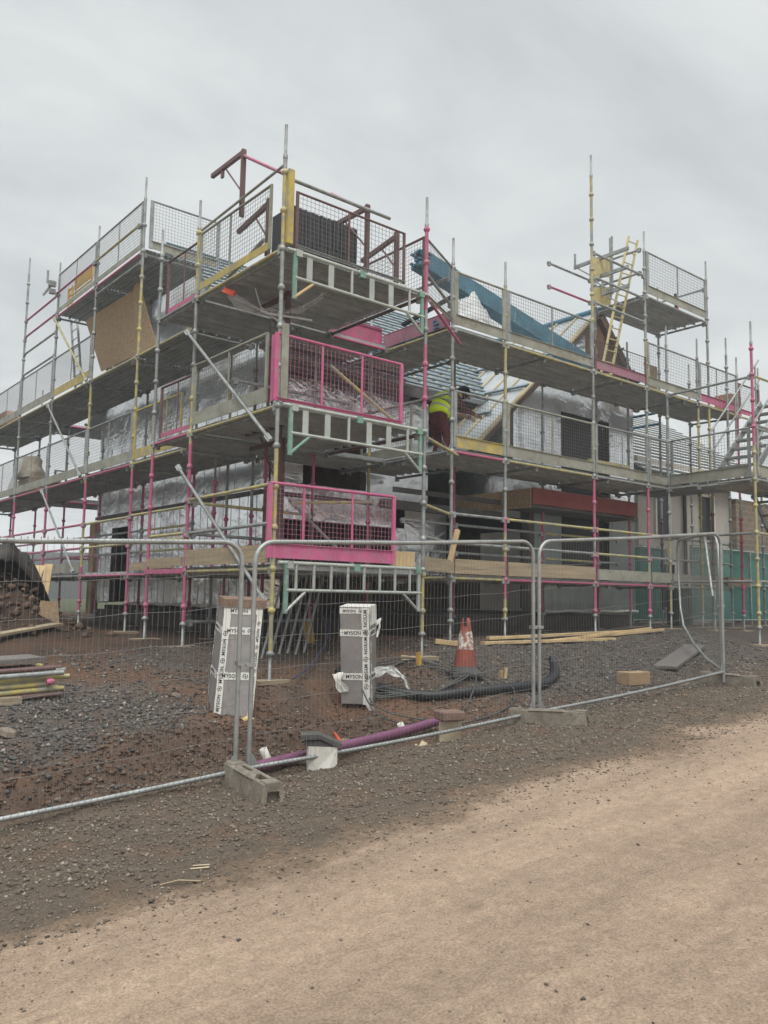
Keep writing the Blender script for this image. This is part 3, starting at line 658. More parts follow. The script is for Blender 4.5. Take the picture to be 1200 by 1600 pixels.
# ================= left run
lr = thing('scaffold', 'long scaffold run along the left gable side with high top platform and yellow gate', 'scaffold', (5.8, 14.2, 0.85))
XL, XI = 5.8, 7.02
LY = [14.2, 16.55, 19.0, 21.5, 23.9, 26.3]
tops = [9.35, 9.22, 9.2, 10.1, 7.4, 7.4]
segL = [[(0, K_), (3.8, Y_), (7.6, G_)], [(0, K_), (2.1, Y_), (2.9, K_), (3.8, Y_), (5.8, G_)], [(0, K_), (3.8, G_)], [(0, K_), (3.8, G_)], [(0, K_), (3.8, G_)], [(0, K_), (3.8, G_)]]
for y, t, s in zip(LY, tops, segL): standard(lr, XL, y, t, s)
for y, t in zip(LY, (8, 9, 9.2, 6, 7.3, 7.3)): standard(lr, XI, y, t if y > 16 else 5.9, [(0, K_), (2.5, G_), (3, K_), (4, G_)])
standard(lr, XI, 12.9, 5.9, [(0, K_), (3, G_), (4, Y_)]); standard(lr, 7.0, 11.75, 7.95, [(5.9, G_)], zbot=5.9)
ye = 26.3
for z, co in ((D1, [K_, K_, G_, K_, K_, K_]), (D2, [Y_, K_, K_, K_, K_, K_]), (D3, [Y_, Y_, Y_, Y_, Y_, Y_])):
    deck(lr, XL + .04, XI - .02, 12.12, ye, z, 'y'); transoms(lr, XL, XI, 12.15, ye, z, 'y')
    ys = [12.12] + LY
    for k in range(len(ys) - 1):
        ledger(lr, (XL, ys[k], z), (XL, ys[k + 1], z), co[k]); ledger(lr, (XI, ys[k], z), (XI, ys[k + 1], z), G_)
deck(lr, XL + .04, XI - .02, 14.2, 19.05, D4, 'y'); transoms(lr, XL, XI, 14.2, 19.05, D4, 'y')
for k in range(2):
    ledger(lr, (XL, LY[k], D4), (XL, LY[k + 1], D4), K_); ledger(lr, (XI, LY[k], D4), (XI, LY[k + 1], D4), G_)
ledger(lr, (XL, 14.2, D4 - .18), (XL, 16.55, D4 - .18), G_)
for z, c in ((9.05 - .62, K_), (8.0, K_), (7.55, G_), (7.0, G_)): ledger(lr, (XL, 19.0, z), (XL, 21.5, z), c)
ledger(lr, (XL - .06, 14.25, 8.42), (XL - .06, 16.55, 8.42), Y_); ledger(lr, (XL - .06, 16.55, 8.42), (XL - .06, 19.0, 8.42), K_)
# lowest lift rails and boards
for k in range(5):
    y0, y1 = LY[k], LY[k + 1]
    for z, c in ((2.95, [Y_, K_, K_, K_, K_][k]), (2.47, [Y_, K_, K_, K_, K_][k])): ledger(lr, (XL, y0, z), (XL, y1, z), c)
    if k: toeboard(lr, (XL - .02, y0 + .05, D1 + .08), (XL - .02, y1 - .05, D1 + .08), .19, toem)
for z in (2.97, 2.47): ledger(lr, (XL, 11.9, z), (XL, 14.2, z), Y_)
for z in (2.9, 2.45):
    for k in range(5): ledger(lr, (XI, LY[k], z), (XI, LY[k + 1], z), (Y_, G_, K_, K_, K_)[k])
toeboard(lr, (XL - .02, 12.3, D1 + .08), (XL - .02, 14.0, D1 + .08), .13)
# mesh panels on the upper lifts
for z in (D2, D3):
    for k in range(5):
        if z == D3 and k == 0: continue
        guard(lr, (XL - .02, LY[k], z + .07), (XL - .02, LY[k + 1], z + .07), .9, galv, .17, toem if z == D2 or k > 1 else toey, wire, (.5,), .1, .02)
guard(lr, (XL - .02, 12.2, D2 + .07), (XL - .02, 14.15, D2 + .07), .88, toey, .17, toey, wire, (.3, .6), .05, .02)
for k in range(2): guard(lr, (XL - .02, LY[k], D4 + .06), (XL - .02, LY[k + 1], D4 + .06), .92, galv, .1, toem, wire, (.5,), .06, .02)
guard(lr, (XL + .05, 14.1, D4 + .06), (XI + .3, 14.1, D4 + .06), .92, galv, .14, toem, wire, (), .07, .02)
for a, b in (((XL, 19.1, 5.83), (XL, 16.7, 3.94)), ((XL, 19.2, 3.89), (XL, 16.8, 2.0)), ((XL, 19.0, 7.85), (XL, 16.65, 5.92)), ((XL, 21.6, 2.0), (XL, 24, 3.9))):
    brace(lr, (a[0] - .07, a[1], a[2]), (b[0] - .07, b[1], b[2]), G_ if a[2] < 7 else Y_)
yg = MB()
for (y0, z0, h) in ((18.75, 7.98, .55),):
    for dy in (0, -.25): yg.tube((5.95, y0 + dy, z0), (5.95, y0 + dy, z0 + h), .028, 8)
    for zz in (.18, .36, .52): yg.tube((5.95, y0, z0 + zz), (5.95, y0 - .25, z0 + zz), .02, 8)
    yg.box((5.95, y0 - .95, z0 + .52), (.04, 1.1, .22)); yg.tube((5.95, y0 - .25, z0 + .33), (5.95, y0 - 1.45, z0 + .33), .02, 8); yg.tube((5.95, y0 - 1.45, z0 + .3), (5.95, y0 - 1.45, z0 + .62), .025, 8)
yg.build('safety_gate', ygate, lr)
cl = MB(); cl.tube((5.62, 19.3, 8.75), (5.62, 19.3, 9.05), .025, 6); cl.box((5.7, 19.2, 8.72), (.16, .1, .12)); cl.box((5.68, 19.1, 8.5), (.12, .12, .1)); cl.tube((5.55, 19.35, 8.45), (5.75, 19.2, 8.8), .03, 6); cl.build('coupler', galv, lr)

# ================= right run
rr = thing('scaffold', 'right hand scaffold run in front of the brown gable with tall pole and roof platform', 'scaffold', (8.95, 9.2, 0.9))
YO, YI = 9.2, 10.42
RX = [8.95, 10.2, 12.65, 14.43, 15.19]
rt = [7.42, 7.37, 10.22, 9.22, 7.38]
rs = [[(0, G_), (3.8, G_)], [(0, K_), (.95, Y_), (1.6, K_), (2.3, Y_), (2.7, K_), (2.95, G_), (3.8, G_), (4.6, Y_)], [(0, B_), (.95, K_), (2.5, G_), (2.75, K_), (3.85, G_), (6.9, Y_), (8.4, G_), (8.7, Y_)], [(0, G_), (1.1, K_), (2.0, Y_), (2.4, K_), (3.9, G_), (6.0, Y_), (6.9, G_)], [(0, G_), (1.1, Y_), (2.9, G_)]]
for x, t, s in zip(RX, rt, rs): standard(rr, x, YO, t, s)
standard(rr, 16.88, YO, 9.27, [(0, G_), (2, Y_), (6, G_)])
for x, t, s in ((16.42, 7.37, [(0, Y_), (4, Y_), (5.8, B_)]), (18.16, 7.3, [(0, Y_), (4, K_)]), (19.2, 7.25, [(0, G_)])): standard(rr, x, YO, t, s)
for x, s in ((10.2, [(0, K_)]), (12.65, [(0, K_), (3.8, G_)]), (14.43, [(0, K_), (3.8, G_)]), (15.6, [(0, K_), (3.5, G_)]), (16.88, [(0, B_), (3.5, G_)]), (18.2, [(0, G_)])):
    standard(rr, x, YI, 7.4 if x > 13 else 5.88, s)
XE = 18.2
for z, xe in ((D1, 15.19), (D2, 15.19), (D3, XE)):
    deck(rr, 8.99, xe, YO + .04, YI - .02, z, 'x'); transoms(rr, 8.95, xe, YO, YI, z, 'x')
    deck(rr, 8.99, 10.2, YI + .03, 12.0, z, 'x'); transoms(rr, 8.97, 10.2, YI + .05, 12.0, z, 'x')
    cols = {D1: (Y_, K_, K_, K_), D2: (K_, Y_, G_, G_), D3: (G_, Y_, Y_, Y_)}[z]
    for k in range(4): ledger(rr, (RX[k], YO, z), (RX[k + 1], YO, z), cols[k]); ledger(rr, (RX[k], YI, z), (RX[k + 1], YI, z), G_)
    ledger(rr, (8.95, YO, z), (8.95, 12.0, z), Y_ if z != D2 else G_)
for a, b in ((15.19, 16.42), (16.42, 18.16), (18.16, 19.2)): ledger(rr, (a, YO, D3), (b, YO, D3), Y_)
# lowest lift
for k in range(4):
    for z, c in ((2.92, (G_, Y_, Y_, Y_)[k]), (2.46, (G_, G_, Y_, G_)[k])): ledger(rr, (RX[k], YO, z), (RX[k + 1], YO, z), c)
    toeboard(rr, (RX[k] + .05, YO - .03, D1 + .07), (RX[k + 1] - .05, YO - .03, D1 + .07), .23 - .03 * (k > 1), board if k < 2 else toem)
    for z in (2.9, 2.4): ledger(rr, (RX[k], YI, z), (RX[k + 1], YI, z), (G_, G_, Y_, G_)[k])
toeboard(rr, (7.8, 8.55, D1 + .07), (8.9, 9.1, D1 + .07), .2)
# mesh panels
tmm = {0: toey, 1: toem, 2: toem, 3: toem}
for k in range(4):
    guard(rr, (RX[k], YO - .02, D2 + .07), (RX[k + 1], YO - .02, D2 + .07), .91, galv if k != 1 else toem, .18, tmm[k], wire, (.5,) if k in (1, 2) else (), .07, .02)
guard(rr, (8.97, 10.15, D2 + .07), (8.97, 11.6, D2 + .07), .9, toem, .17, toem, wire, (), .05, .02); ledger(rr, (8.97, 9.2, D2 + .96), (8.97, 11.5, D2 + .96), G_)
for k in range(2): guard(rr, (RX[k], YO - .02, D3 + .07), (RX[k + 1], YO - .02, D3 + .07), .88, toem if k == 0 else galv, .16, toem, wire, (.5,) if k else (), .09, .02)
guard(rr, (12.65, YO - .02, D3 + .07), (14.43, YO - .02, D3 + .07), .55, brown, .17, MATS['pink_worn'] if 'pink_worn' in MATS else mat('pink_worn', (0.33, 0.15, 0.20), 0.6, 0, .15, 3, .1, col2=(0.27, 0.22, .22), mixpos=(.5, .62)), wire, (), .05, .01)
guard(rr, (14.43, YO - .02, D3 + .07), (16.42, YO - .02, D3 + .07), .88, galv, .16, toem, wire, (.35,), .07, .02)
guard(rr, (16.42, YO - .02, D3 + .07), (18.16, YO - .02, D3 + .07), .86, galv, .16, pink, wire, (.45,), .09, .02)
guard(rr, (18.16, YO - .02, D3 + .07), (19.2, YO - .02, D3 + .07), .7, brown, .1, pink, wire, (), .09, .02)
guard(rr, (8.97, 9.25, D3 + .07), (8.97, 11.0, D3 + .07), .24, MATS['pink_worn'], .22, MATS['pink_worn'], wire, (), .03, .012)
guard(rr, (7.72, 8.5, D3 + .07), (7.72, 10.7, D3 + .07), .86, brown, .05, brown, wire, (.3,), .05, .02)
gl_ = MB()
for xx in (7.85, 8.05): gl_.bar((xx, 8.62, 6.0), (xx, 8.62, 6.9), .03, .06, up=(1, 0, 0))
guard(rr, (7.8, 8.6, D3 + .07), (8.9, 9.15, D3 + .07), .9, galv, .04, toem, wire, (), .05, .02)
ledger(rr, (8.95, YO, 6.78), (8.95, 11.2, 6.85), G_); ledger(rr, (7.7, 8.5, 6.3), (8.9, 9.2, 6.28), G_)
# roof platform above
deck(rr, 14.47, 16.86, YO + .04, YI - .02, D4 - .06, 'x'); transoms(rr, 14.45, 16.86, YO, YI, D4 - .06, 'x')
for yy in (YO, YI): ledger(rr, (14.43, yy, D4 - .06), (16.88, yy, D4 - .06), G_)
standard(rr, 14.43, YI, 9.1, [(7, G_)], zbot=7.3); standard(rr, 16.88, YI, 9.0, [(7, G_)], zbot=7.3)
guard(rr, (14.45, YO - .02, D4 + .01), (16.86, YO - .02, D4 + .01), .88, galv, .16, toem, wire, (.5,), .09, .02)
ledger(rr, (16.86, YO, 8.62), (16.86, YI, 8.62), G_); ledger(rr, (14.5, YI, 8.6), (16.88, YI, 8.6), G_)
for z in (8.26, 7.78, 7.28): ledger(rr, (12.65, YO, z), (14.43, YO, z), G_)
for z in (8.85, 8.35):
    ledger(rr, (12.95, YI + .1, z - .3), (14.43, YI + .1, z - .3), K_ if z < 8.5 else G_)
    ledger(rr, (14.4, YO + .05, z), (14.4, YI + .1, z), G_)
for z, ye_ in ((8.74, 10.6), (8.35, 10.2), (7.95, 9.9)):
    hb = MB(); hb.bar((13.95, YO + .05, z), (13.95, ye_, z), .05, .07); hb.tube((13.95, ye_ - .06, z - .02), (13.95, ye_ - .5, z - .36), .016, 6); hb.tube((13.95, ye_ - .02, z - .04), (13.95, ye_ - .02, z + .3), .024, 8); hb.build('bracket', galv, rr)
for xa, yb_, zt in ((14.1, 9.75, 9.2), (14.33, 9.95, 9.3)): tw = MB(); tw.tube((xa, yb_, 7.95), (xa, yb_, zt), .025, 8); tw.build('standard', galv, rr)

# ================= return bay with stair at the right edge
rb = thing('scaffold', 'scaffold return bay and stair tower at the right edge with pink and yellow upright', 'scaffold', (15.15, 7.35, 1.0))
standard(rb, 15.0, 7.3, 6.95, [(0, B_), (1.1, Y_), (4.1, Y_), (4.55, K_), (6.6, G_)])
standard(rb, 17.5, 7.3, 7.0, [(0, G_)]); standard(rb, 17.5, 9.1, 7.6, [(0, G_)]); standard(rb, 20, 7.3, 7.0, [(0, G_)])
standard(rb, 16.0, 8.7, 3.9, [(0, G_), (2, B_)]); standard(rb, 17.3, 8.75, 3.9, [(0, K_)])
for z, x1 in ((D2, 19.5),):
    deck(rb, 15.04, x1, 7.34, 8.5, z, 'x'); deck(rb, 15.24, 16.4, 8.54, 10.3, z, 'y'); transoms(rb, 15.04, x1, 7.34, 8.5, z, 'x')
    ledger(rb, (15.0, 7.3, z), (15.19, 9.2, z), G_); ledger(rb, (15.0, 7.3, z), (17.5, 7.3, z), G_); ledger(rb, (17.5, 7.3, z), (20, 7.3, z), G_)
guard(rb, (15.17, 9.15, D2 + .07), (15.02, 7.36, D2 + .07), .92, galv, .2, toem, wire, (), .06, .02)
guard(rb, (15.05, 7.28, D2 + .07), (17.5, 7.28, D2 + .07), .9, galv, .2, toem, wire, (.5,), .06, .02)
ledger(rb, (15.19, 9.2, 5.88), (15.0, 7.3, 5.88), G_); ledger(rb, (15.0, 7.3, 5.9), (17.5, 7.3, 5.9), Y_)
ledger(rb, (15.0, 7.3, 4.95), (17.5, 7.3, 4.95), G_)
for z, c in ((2.9, G_), (2.46, G_), (1.9, G_)): ledger(rb, (15.19, 9.2, z), (17.9, 9.3, z), c)
for z, c in ((2.9, Y_), (2.0, G_)): ledger(rb, (15.0, 7.3, z), (17.5, 7.3, z), c); ledger(rb, (15.0, 7.3, z), (15.19, 9.2, z), G_)
toeboard(rb, (15.25, 9.18, D1 + .06), (18.0, 9.28, D1 + .06), .2, toem)
toeboard(rb, (17.5, 9.2, D1 + .05), (18.6, 9.25, D1 + .05), .2, board)
for z in (1.35, 1.6, 2.2, 2.7, 3.2): ledger(rb, (17.5, 8.2, z), (19.5, 8.25, z), (G_, G_, Y_, G_, Y_)[int(z * 3) % 5])
for k, (y0, y1) in enumerate(((7.65, 8.45),)):
    st = MB(); a0 = Vector((15.55, 0, 4.02)); a1 = Vector((17.75, 0, 6.0))
    for yy in (y0, y1): st.bar((a0.x, yy, a0.z), (a1.x, yy, a1.z), .04, .13)
    for i in range(9):
        q = a0 + (a1 - a0) * ((i + .5) / 9); st.box((q.x, (y0 + y1) / 2, q.z), (.22, y1 - y0 - .04, .03))
    for yy in (y0 - .03, y1 + .03):
        for off in (.55, 1.0): st.tube((a0.x, yy, a0.z + off), (a1.x, yy, a1.z + off), .02, 6)
        for t in (.08, .5, .92): q = a0 + (a1 - a0) * t; st.tube((q.x, yy, q.z), (q.x, yy, q.z + 1.0), .018, 6)
    st.build('stair_flight', galv, rb)
st = MB(); a0 = Vector((19.6, 0, 1.2)); a1 = Vector((17.3, 0, 3.9))
for yy in (7.65, 8.45): st.bar((a0.x, yy, a0.z), (a1.x, yy, a1.z), .04, .13)
for i in range(10): q = a0 + (a1 - a0) * ((i + .5) / 10); st.box((q.x, 8.05, q.z), (.22, .76, .03))
st.build('stair_flight', galv, rb)

# ================= rear run behind the house
bk = thing('scaffold', 'distant scaffold run behind the house seen past its left gable', 'scaffold', (8.0, 21.6, 0.9))
for x in (8.0, 10.4, 12.8):
    for y in (21.6, 22.8): standard(bk, x, y, 7.2, [(0, K_), (2.5, G_), (3.4, K_), (4.2, G_)])
for z in (D1, D2, D3):
    deck(bk, 7.1, 13, 21.64, 22.78, z, 'x')
    for y in (21.6, 22.8): ledger(bk, (7.0, y, z), (13, y, z), (K_, G_)[y > 22])
    if z > 2: guard(bk, (7.1, 22.8, z + .07), (12.8, 22.8, z + .07), .9, galv, .16, toem, wire, (.25, .5, .75), .06, .02)
for z in (2.9, 2.45): ledger(bk, (7, 21.6, z), (13, 21.6, z), K_)
# ================= the house under construction
hs = thing('house', 'timber frame house wrapped in silver foil with blue battened roof and brown gable, half built', 'house', (7.3, 12.2, 0.9))
WX, WY, WF, WR = 7.32, 12.22, 19.9, 12.0
ZB = 1.37
def wallbox(mb, x0, x1, y0, y1, z0, z1, mi=0): mb.aabb(x0, x1, y0, y1, z0, z1, mi)
# left gable wall, split around the door opening
mb = MB(); t = .16
def gable_side(x, y0, y1, z0, ztops, mb):
    pass
z_e = 5.6; RIDGE_Y, RIDGE_Z = 16.1, 9.05
def roofz(y): return z_e + .2 + (RIDGE_Z - z_e - .2) * (1 - abs(y - RIDGE_Y) / (RIDGE_Y - WY + .45)) if False else RIDGE_Z - abs(y - RIDGE_Y) * .765
mb.aabb(WX, WX + t, WY, 18.0, ZB, 3.34); mb.aabb(WX, WX + t, 18.95, WF, ZB, 3.34); mb.aabb(WX, WX + t, 18.0, 18.95, 3.1, 3.34)
mb.build('ground_floor_wall', silver, hs)
mb = MB(); mb.prism([(WX - .03, WY, 3.42), (WX - .03, WF, 3.42), (WX - .03, WF, roofz(WF) - .12), (WX - .03, RIDGE_Y, RIDGE_Z - .12), (WX - .03, WY, roofz(WY) - .12)], (t, 0, 0)); mb.build('gable_wall', silver, hs)
mb = MB(); mb.aabb(WX - .05, WX + .1, WY - .05, WF + .05, 3.345, 3.415); mb.aabb(WX + .11, 9.1, WY - .05, WY + .1, 3.345, 3.415); mb.build('floor_band', MATS['dark_band'] if 'dark_band' in MATS else mat('dark_band', (.11, .105, .1), .7, 0, .3, 3, .1), hs)
# seams of the breather foil: vertical battens and laps
mb = MB()
y = WY + .15
while y < WF:
    if not (17.95 < y < 19.0): mb.aabb(WX - .005, WX + .01, y, y + .008, ZB, 3.34)
    y += .3
y = WY + .3
while y < WF - .2: mb.aabb(WX - .035, WX - .02, y, y + .008, 3.45, min(roofz(y) - .2, 5.0)); y += .6
mb.build('foil_seam', MATS['seam'] if 'seam' in MATS else mat('seam', (.36, .36, .36), .6, .2, .2, 3, 0), hs)
mb = MB(); mb.path([(WX - .03, y_, ZB + .012 * math.sin(y_ * 7)) for y_ in np.arange(WY - .03, 18.02, .25)], .032, 5); mb.path([(WX - .03, y_, ZB + .012 * math.sin(y_ * 5)) for y_ in np.arange(18.95, WF, .25)], .022, 5); mb.build('foil_hem', tapem, hs)
mb = MB(); mb.aabb(WX + .12, WX + 6, WF - .14, WF, ZB, 5.5); mb.aabb(WX - .06, WX + .1, WF - .0, WF + .35, ZB - .3, 3.3, 1); mb.build('rear_wall', [silver, osb], hs)
# front wall of the left block with openings
mb = MB()
mb.aabb(WX + t, 7.75, WY, WY + t, ZB, 3.34); mb.aabb(7.75, 10.6, WY, WY + t, 2.95, 3.34); mb.aabb(10.3, 11.75, WY, WY + t, 1.95, 3.34)
mb.aabb(WX + t, 8.15, WY - .02, WY + t, 3.42, 5.55); mb.aabb(8.15, 9.6, WY - .02, WY + t, 4.98, 5.55); mb.aabb(9.6, 11.2, WY - .02, WY + t, 3.42, 5.55); mb.aabb(8.15, 9.6, WY - .02, WY + t, 3.42, 3.6)
mb.build('front_wall', silver, hs)
# inside: floors and back partitions that read dark through the openings
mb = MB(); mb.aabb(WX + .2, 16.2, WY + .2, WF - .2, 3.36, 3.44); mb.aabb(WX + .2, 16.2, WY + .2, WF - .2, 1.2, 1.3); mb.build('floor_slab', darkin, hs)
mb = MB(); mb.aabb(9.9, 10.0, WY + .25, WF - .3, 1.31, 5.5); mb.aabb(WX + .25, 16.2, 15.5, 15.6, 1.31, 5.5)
for x_ in np.arange(7.8, 9.8, .6): mb.aabb(x_, x_ + .04, WY + .6, WY + .7, 1.31, 3.3)
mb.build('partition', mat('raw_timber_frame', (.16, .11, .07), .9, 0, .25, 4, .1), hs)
mb = MB(); mb.aabb(WX + .0, 16.2, WY + .1, WF - .1, .6, 1.2); mb.aabb(9.9, 16.2, 10.76, WY + .1, .6, 1.28); mb.build('foundation', MATS['found'] if 'found' in MATS else mat('found', (.085, .07, .058), .95, 0, .3, 5, .3), hs)
# window openings framed
def window(x0, x1, y, z0, z1):
    w_ = MB()
    for a in ((x0, x0 + .05, z0, z1), (x1 - .05, x1, z0, z1), (x0 + .05, x1 - .05, z0, z0 + .05), (x0 + .05, x1 - .05, z1 - .05, z1)): w_.aabb(a[0], a[1], y - .03, y + .08, a[2], a[3])
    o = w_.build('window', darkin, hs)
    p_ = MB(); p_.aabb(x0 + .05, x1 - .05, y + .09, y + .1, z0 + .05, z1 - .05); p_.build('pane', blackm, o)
# main roof: underlay, blue battens, fascia
def roof_plane(name, x0, x1, y0, z0, y1, z1, holes=None):
    sl = Vector((0, y1 - y0, z1 - z0)); nn = Vector((0, -(z1 - z0), (y1 - y0))).normalized()
    if nn.z < 0: nn = -nn
    m_ = MB(); m_.prism([(x0, y0, z0), (x1, y0, z0), (x1, y1, z1), (x0, y1, z1)], tuple(-nn * .08))
    o = m_.build(name, underlay, hs)
    b_ = MB(); n_ = int(sl.length / .27)
    for i in range(n_ + 1):
        q = Vector((0, y0, z0)) + sl * ((i + .15) / (n_ + .3)) + nn * .045
        b_.bar((x0 - .04, q.y, q.z), (x1, q.y, q.z), .06, .04, 0, up=tuple(nn))
    x_ = x0 + .05
    while x_ < x1: b_.bar(Vector((x_, y0, z0)) + nn * .014, Vector((x_, y1, z1)) + nn * .014, .05, .022, 1, up=tuple(nn)); x_ += .6
    b_.build('batten', [roofbat, palewood], o)
    return o
EY = 11.75
roof_plane('roof', 7.1, 16.0, EY, RIDGE_Z - (RIDGE_Y - EY) * .765, RIDGE_Y, RIDGE_Z)
roof_plane('roof', 7.1, 16.0, 20.45, RIDGE_Z - (20.45 - RIDGE_Y) * .765, RIDGE_Y, RIDGE_Z)
m_ = MB(); zf = RIDGE_Z - (RIDGE_Y - EY) * .765; m_.aabb(7.1, 11.6, EY - .04, EY, zf - .24, zf - .06); m_.build('fascia', MATS['dark_band'], hs)
# cross wing with the brown gable facing the road
GY = 10.72; AX, AZ = 15.0, 8.06
def lz(x): return AZ - (AX - x) * .905
def rz(x): return AZ - (x - AX) * 1.05
XL_, XR_ = 10.95, 16.8
yb = 15.2
# left slope
n_l = Vector((-.905, 0, 1)).normalized()
m_ = MB(); m_.prism([(XL_, GY, lz(XL_)), (AX, GY, AZ), (AX, yb, AZ), (XL_, yb, lz(XL_))], tuple(-n_l * .08)); wr = m_.build('wing_roof', underlay, hs)
b_ = MB()
yy = GY + .05
while yy < yb:
    b_.bar(Vector((XL_, yy, lz(XL_))) + n_l * .018, Vector((AX, yy, AZ)) + n_l * .018, .05, .03, 1, up=tuple(n_l)); yy += .55
for k, (xs_, off) in enumerate(((11.3, .8), (11.95, .4), (12.6, .0), (13.6, .2))):
    b_.bar(Vector((xs_, GY + off, lz(xs_))) + n_l * .055, Vector((xs_ + .15, GY + off + 2.6, lz(xs_ + .15))) + n_l * .055, .07, .045, 0, up=tuple(n_l))
b_.build('batten', [roofbat, palewood], wr)
# right slope
n_r = Vector((1.05, 0, 1)).normalized()
m_ = MB(); m_.prism([(AX, GY, AZ), (XR_, GY, rz(XR_)), (XR_, yb, rz(XR_)), (AX, yb, AZ)], tuple(-n_r * .08)); wr2 = m_.build('wing_roof', underlay, hs)
b_ = MB(); q = 0
while q < 3.0:
    px_ = AX + .1 + q * .69; b_.bar(Vector((px_, GY - .12, rz(px_))) + n_r * .03, Vector((px_, yb, rz(px_))) + n_r * .03, .05, .035, 0, up=tuple(n_r)); q += .3
b_.build('batten', [battm, palewood], wr2)
m_ = MB(); m_.tube((AX, GY - .1, AZ + .03), (AX, yb, AZ + .03), .07, 8); m_.build('ridge_board', battm, hs)
m_ = MB(); m_  .bar(Vector((XL_, GY - .03, lz(XL_) - .05)), Vector((AX, GY - .03, AZ - .05)), .03, .13, 0, up=(-.905, 0, 1)); m_.bar(Vector((AX, GY - .03, AZ - .06)), Vector((XR_, GY - .03, rz(XR_) - .06)), .03, .2, 0, up=(1.05, 0, 1)); m_.build('barge_board', mat('barge_brown', (.13, .09, .075), .8, 0, .2, 4, .1), hs)
m_ = MB(); m_.bar(Vector((XL_, GY - .05, lz(XL_) + .03)), Vector((AX, GY - .05, AZ + .03)), .05, .045, 0, up=(-.905, 0, 1)); m_.build('verge_batten', palewood, hs)
# gable wall above the platform: brown sheathing to the right, foil to the left
m_ = MB(); m_.prism([(13.3, GY + .05, 6.02), (16.6, GY + .05, 6.02), (16.6, GY + .05, rz(16.6) - .2), (AX, GY + .05, AZ - .2), (13.3, GY + .05, lz(13.3) - .2)], (0, .12, 0)); m_.build('gable_sheathing', mat('brown_sheathing', (.20, .125, .085), .85, 0, .2, 3, .15, stretch=(6, 6, .5)), hs)
m_ = MB(); m_.prism([(13.02, GY + .02, 6.02), (14.5, GY + .02, 6.02), (14.5, GY + .02, lz(14.5) - .2), (13.02, GY + .02, lz(13.02) - .2)], (0, .028, 0)); m_.build('gable_foil', silver, hs)
# wing walls
m_ = MB(); m_.prism([(12.12, GY, 3.5), (13.62, GY, 3.5), (13.62, GY, 6.0), (12.95, GY, 6.0), (12.12, GY, lz(12.12) - .15)], (0, t, 0)); m_.aabb(15.32, 16.25, GY, GY + t, 3.5, 6.0); m_.aabb(13.62, 15.32, GY, GY + t, 5.55, 6.0); m_.aabb(13.62, 15.32, GY, GY + t, 3.5, 3.85); m_.build('wing_wall', silver, hs)
m_ = MB(); m_.aabb(12.12, 12.22, GY + t, 14, 3.5, 5.2); m_.build('wing_side_wall', silver, hs); m_ = MB(); m_.aabb(16.1, 16.22, GY + t, 14, ZB, 5.6); m_.build('wing_side_wall', silver, hs)
m_ = MB(); m_.aabb(12.75, 13.62, GY, GY + t, ZB, 3.4); m_.aabb(15.28, 16.25, GY, GY + t, ZB, 3.4); m_.aabb(13.62, 15.28, GY, GY + t, ZB, 1.95); m_.build('lower_wing_wall', membr_d, hs)
m_ = MB()
for x_ in (12.85, 13.05, 13.3, 13.55, 13.9, 14.25, 14.6, 14.95, 15.4, 15.6, 15.85, 16.1): m_.aabb(x_, x_ + .008, GY - .006, GY + .01, ZB, 3.38 if x_ < 13.6 or x_ > 15.3 else 1.94)
m_.build('foil_seam', MATS['seam'], hs)
m_ = MB(); m_.path([(x_, GY - .02, ZB + .01 * math.sin(x_ * 6)) for x_ in np.arange(12.7, 16.3, .2)], .03, 5); m_.build('foil_hem', tapem, hs)
window(13.64, 15.28, GY + .02, 3.87, 5.53); window(13.64, 15.26, GY + .02, 1.97, 3.38)
m_ = MB(); m_.aabb(12.6, 12.75, GY + .01, GY + .2, ZB, 3.4); m_.build('door_jamb', MATS['dark_band'], hs); m_ = MB(); m_.aabb(10.05, 13.0, 13.9, 14.0, 1.3, 3.34); m_.build('porch_back_wall', mat('dark_osb', (.11, .07, .042), .9, 0, .3, 12, .1), hs)
# porch canopy: red fascia, timber side, dark soffit
m_ = MB(); m_.aabb(11.72, 15.08, 9.88, 9.91, 3.37, 3.67, 0); m_.aabb(11.70, 11.73, 9.93, 11.9, 3.30, 3.66, 1); m_.aabb(15.05, 15.08, 9.93, 10.7, 3.3, 3.66, 1); m_.aabb(11.74, 15.04, 9.95, 10.7, 3.32, 3.36, 2); m_.build('porch_canopy', [redfas, osb, MATS['dark_band']], hs)
m_ = MB(); m_.aabb(9.0, 12.0, 10.9, 11.05, 3.15, 3.3); m_.aabb(9.0, 16.3, 10.66, 10.7, 3.40, 3.49); m_.build('lintel_beam', MATS['dark_band'], hs)
# ------------------------------------------------------------------ lettering
def text_mesh(body, size):
    cu = bpy.data.curves.new('lettering', 'FONT'); cu.body = body; cu.size = size; cu.extrude = 0.0006; cu.align_x = 'LEFT'; cu.resolution_u = 2; cu.offset = size * .012
    o = bpy.data.objects.new('lettering', cu); C.objects.link(o)
    bpy.context.view_layer.update()
    m_ = bpy.data.meshes.new_from_object(o.evaluated_get(bpy.context.evaluated_depsgraph_get()))
    vs_ = [v.co.copy() for v in m_.vertices]; fs = [tuple(p.vertices) for p in m_.polygons]
    bpy.data.objects.remove(o); bpy.data.curves.remove(cu); bpy.data.meshes.remove(m_)
    return vs_, fs
_tc = {}
def put_text(mb, body, size, o, X, Y, Zn, mi=0):
    if (body, size) not in _tc: _tc[(body, size)] = text_mesh(body, size)
    vs_, fs = _tc[(body, size)]
    mb.add([Vector(o) + X * v.x + Y * v.y + Zn * (v.z + .0015) for v in vs_], fs, mi)
    return max(v.x for v in vs_)
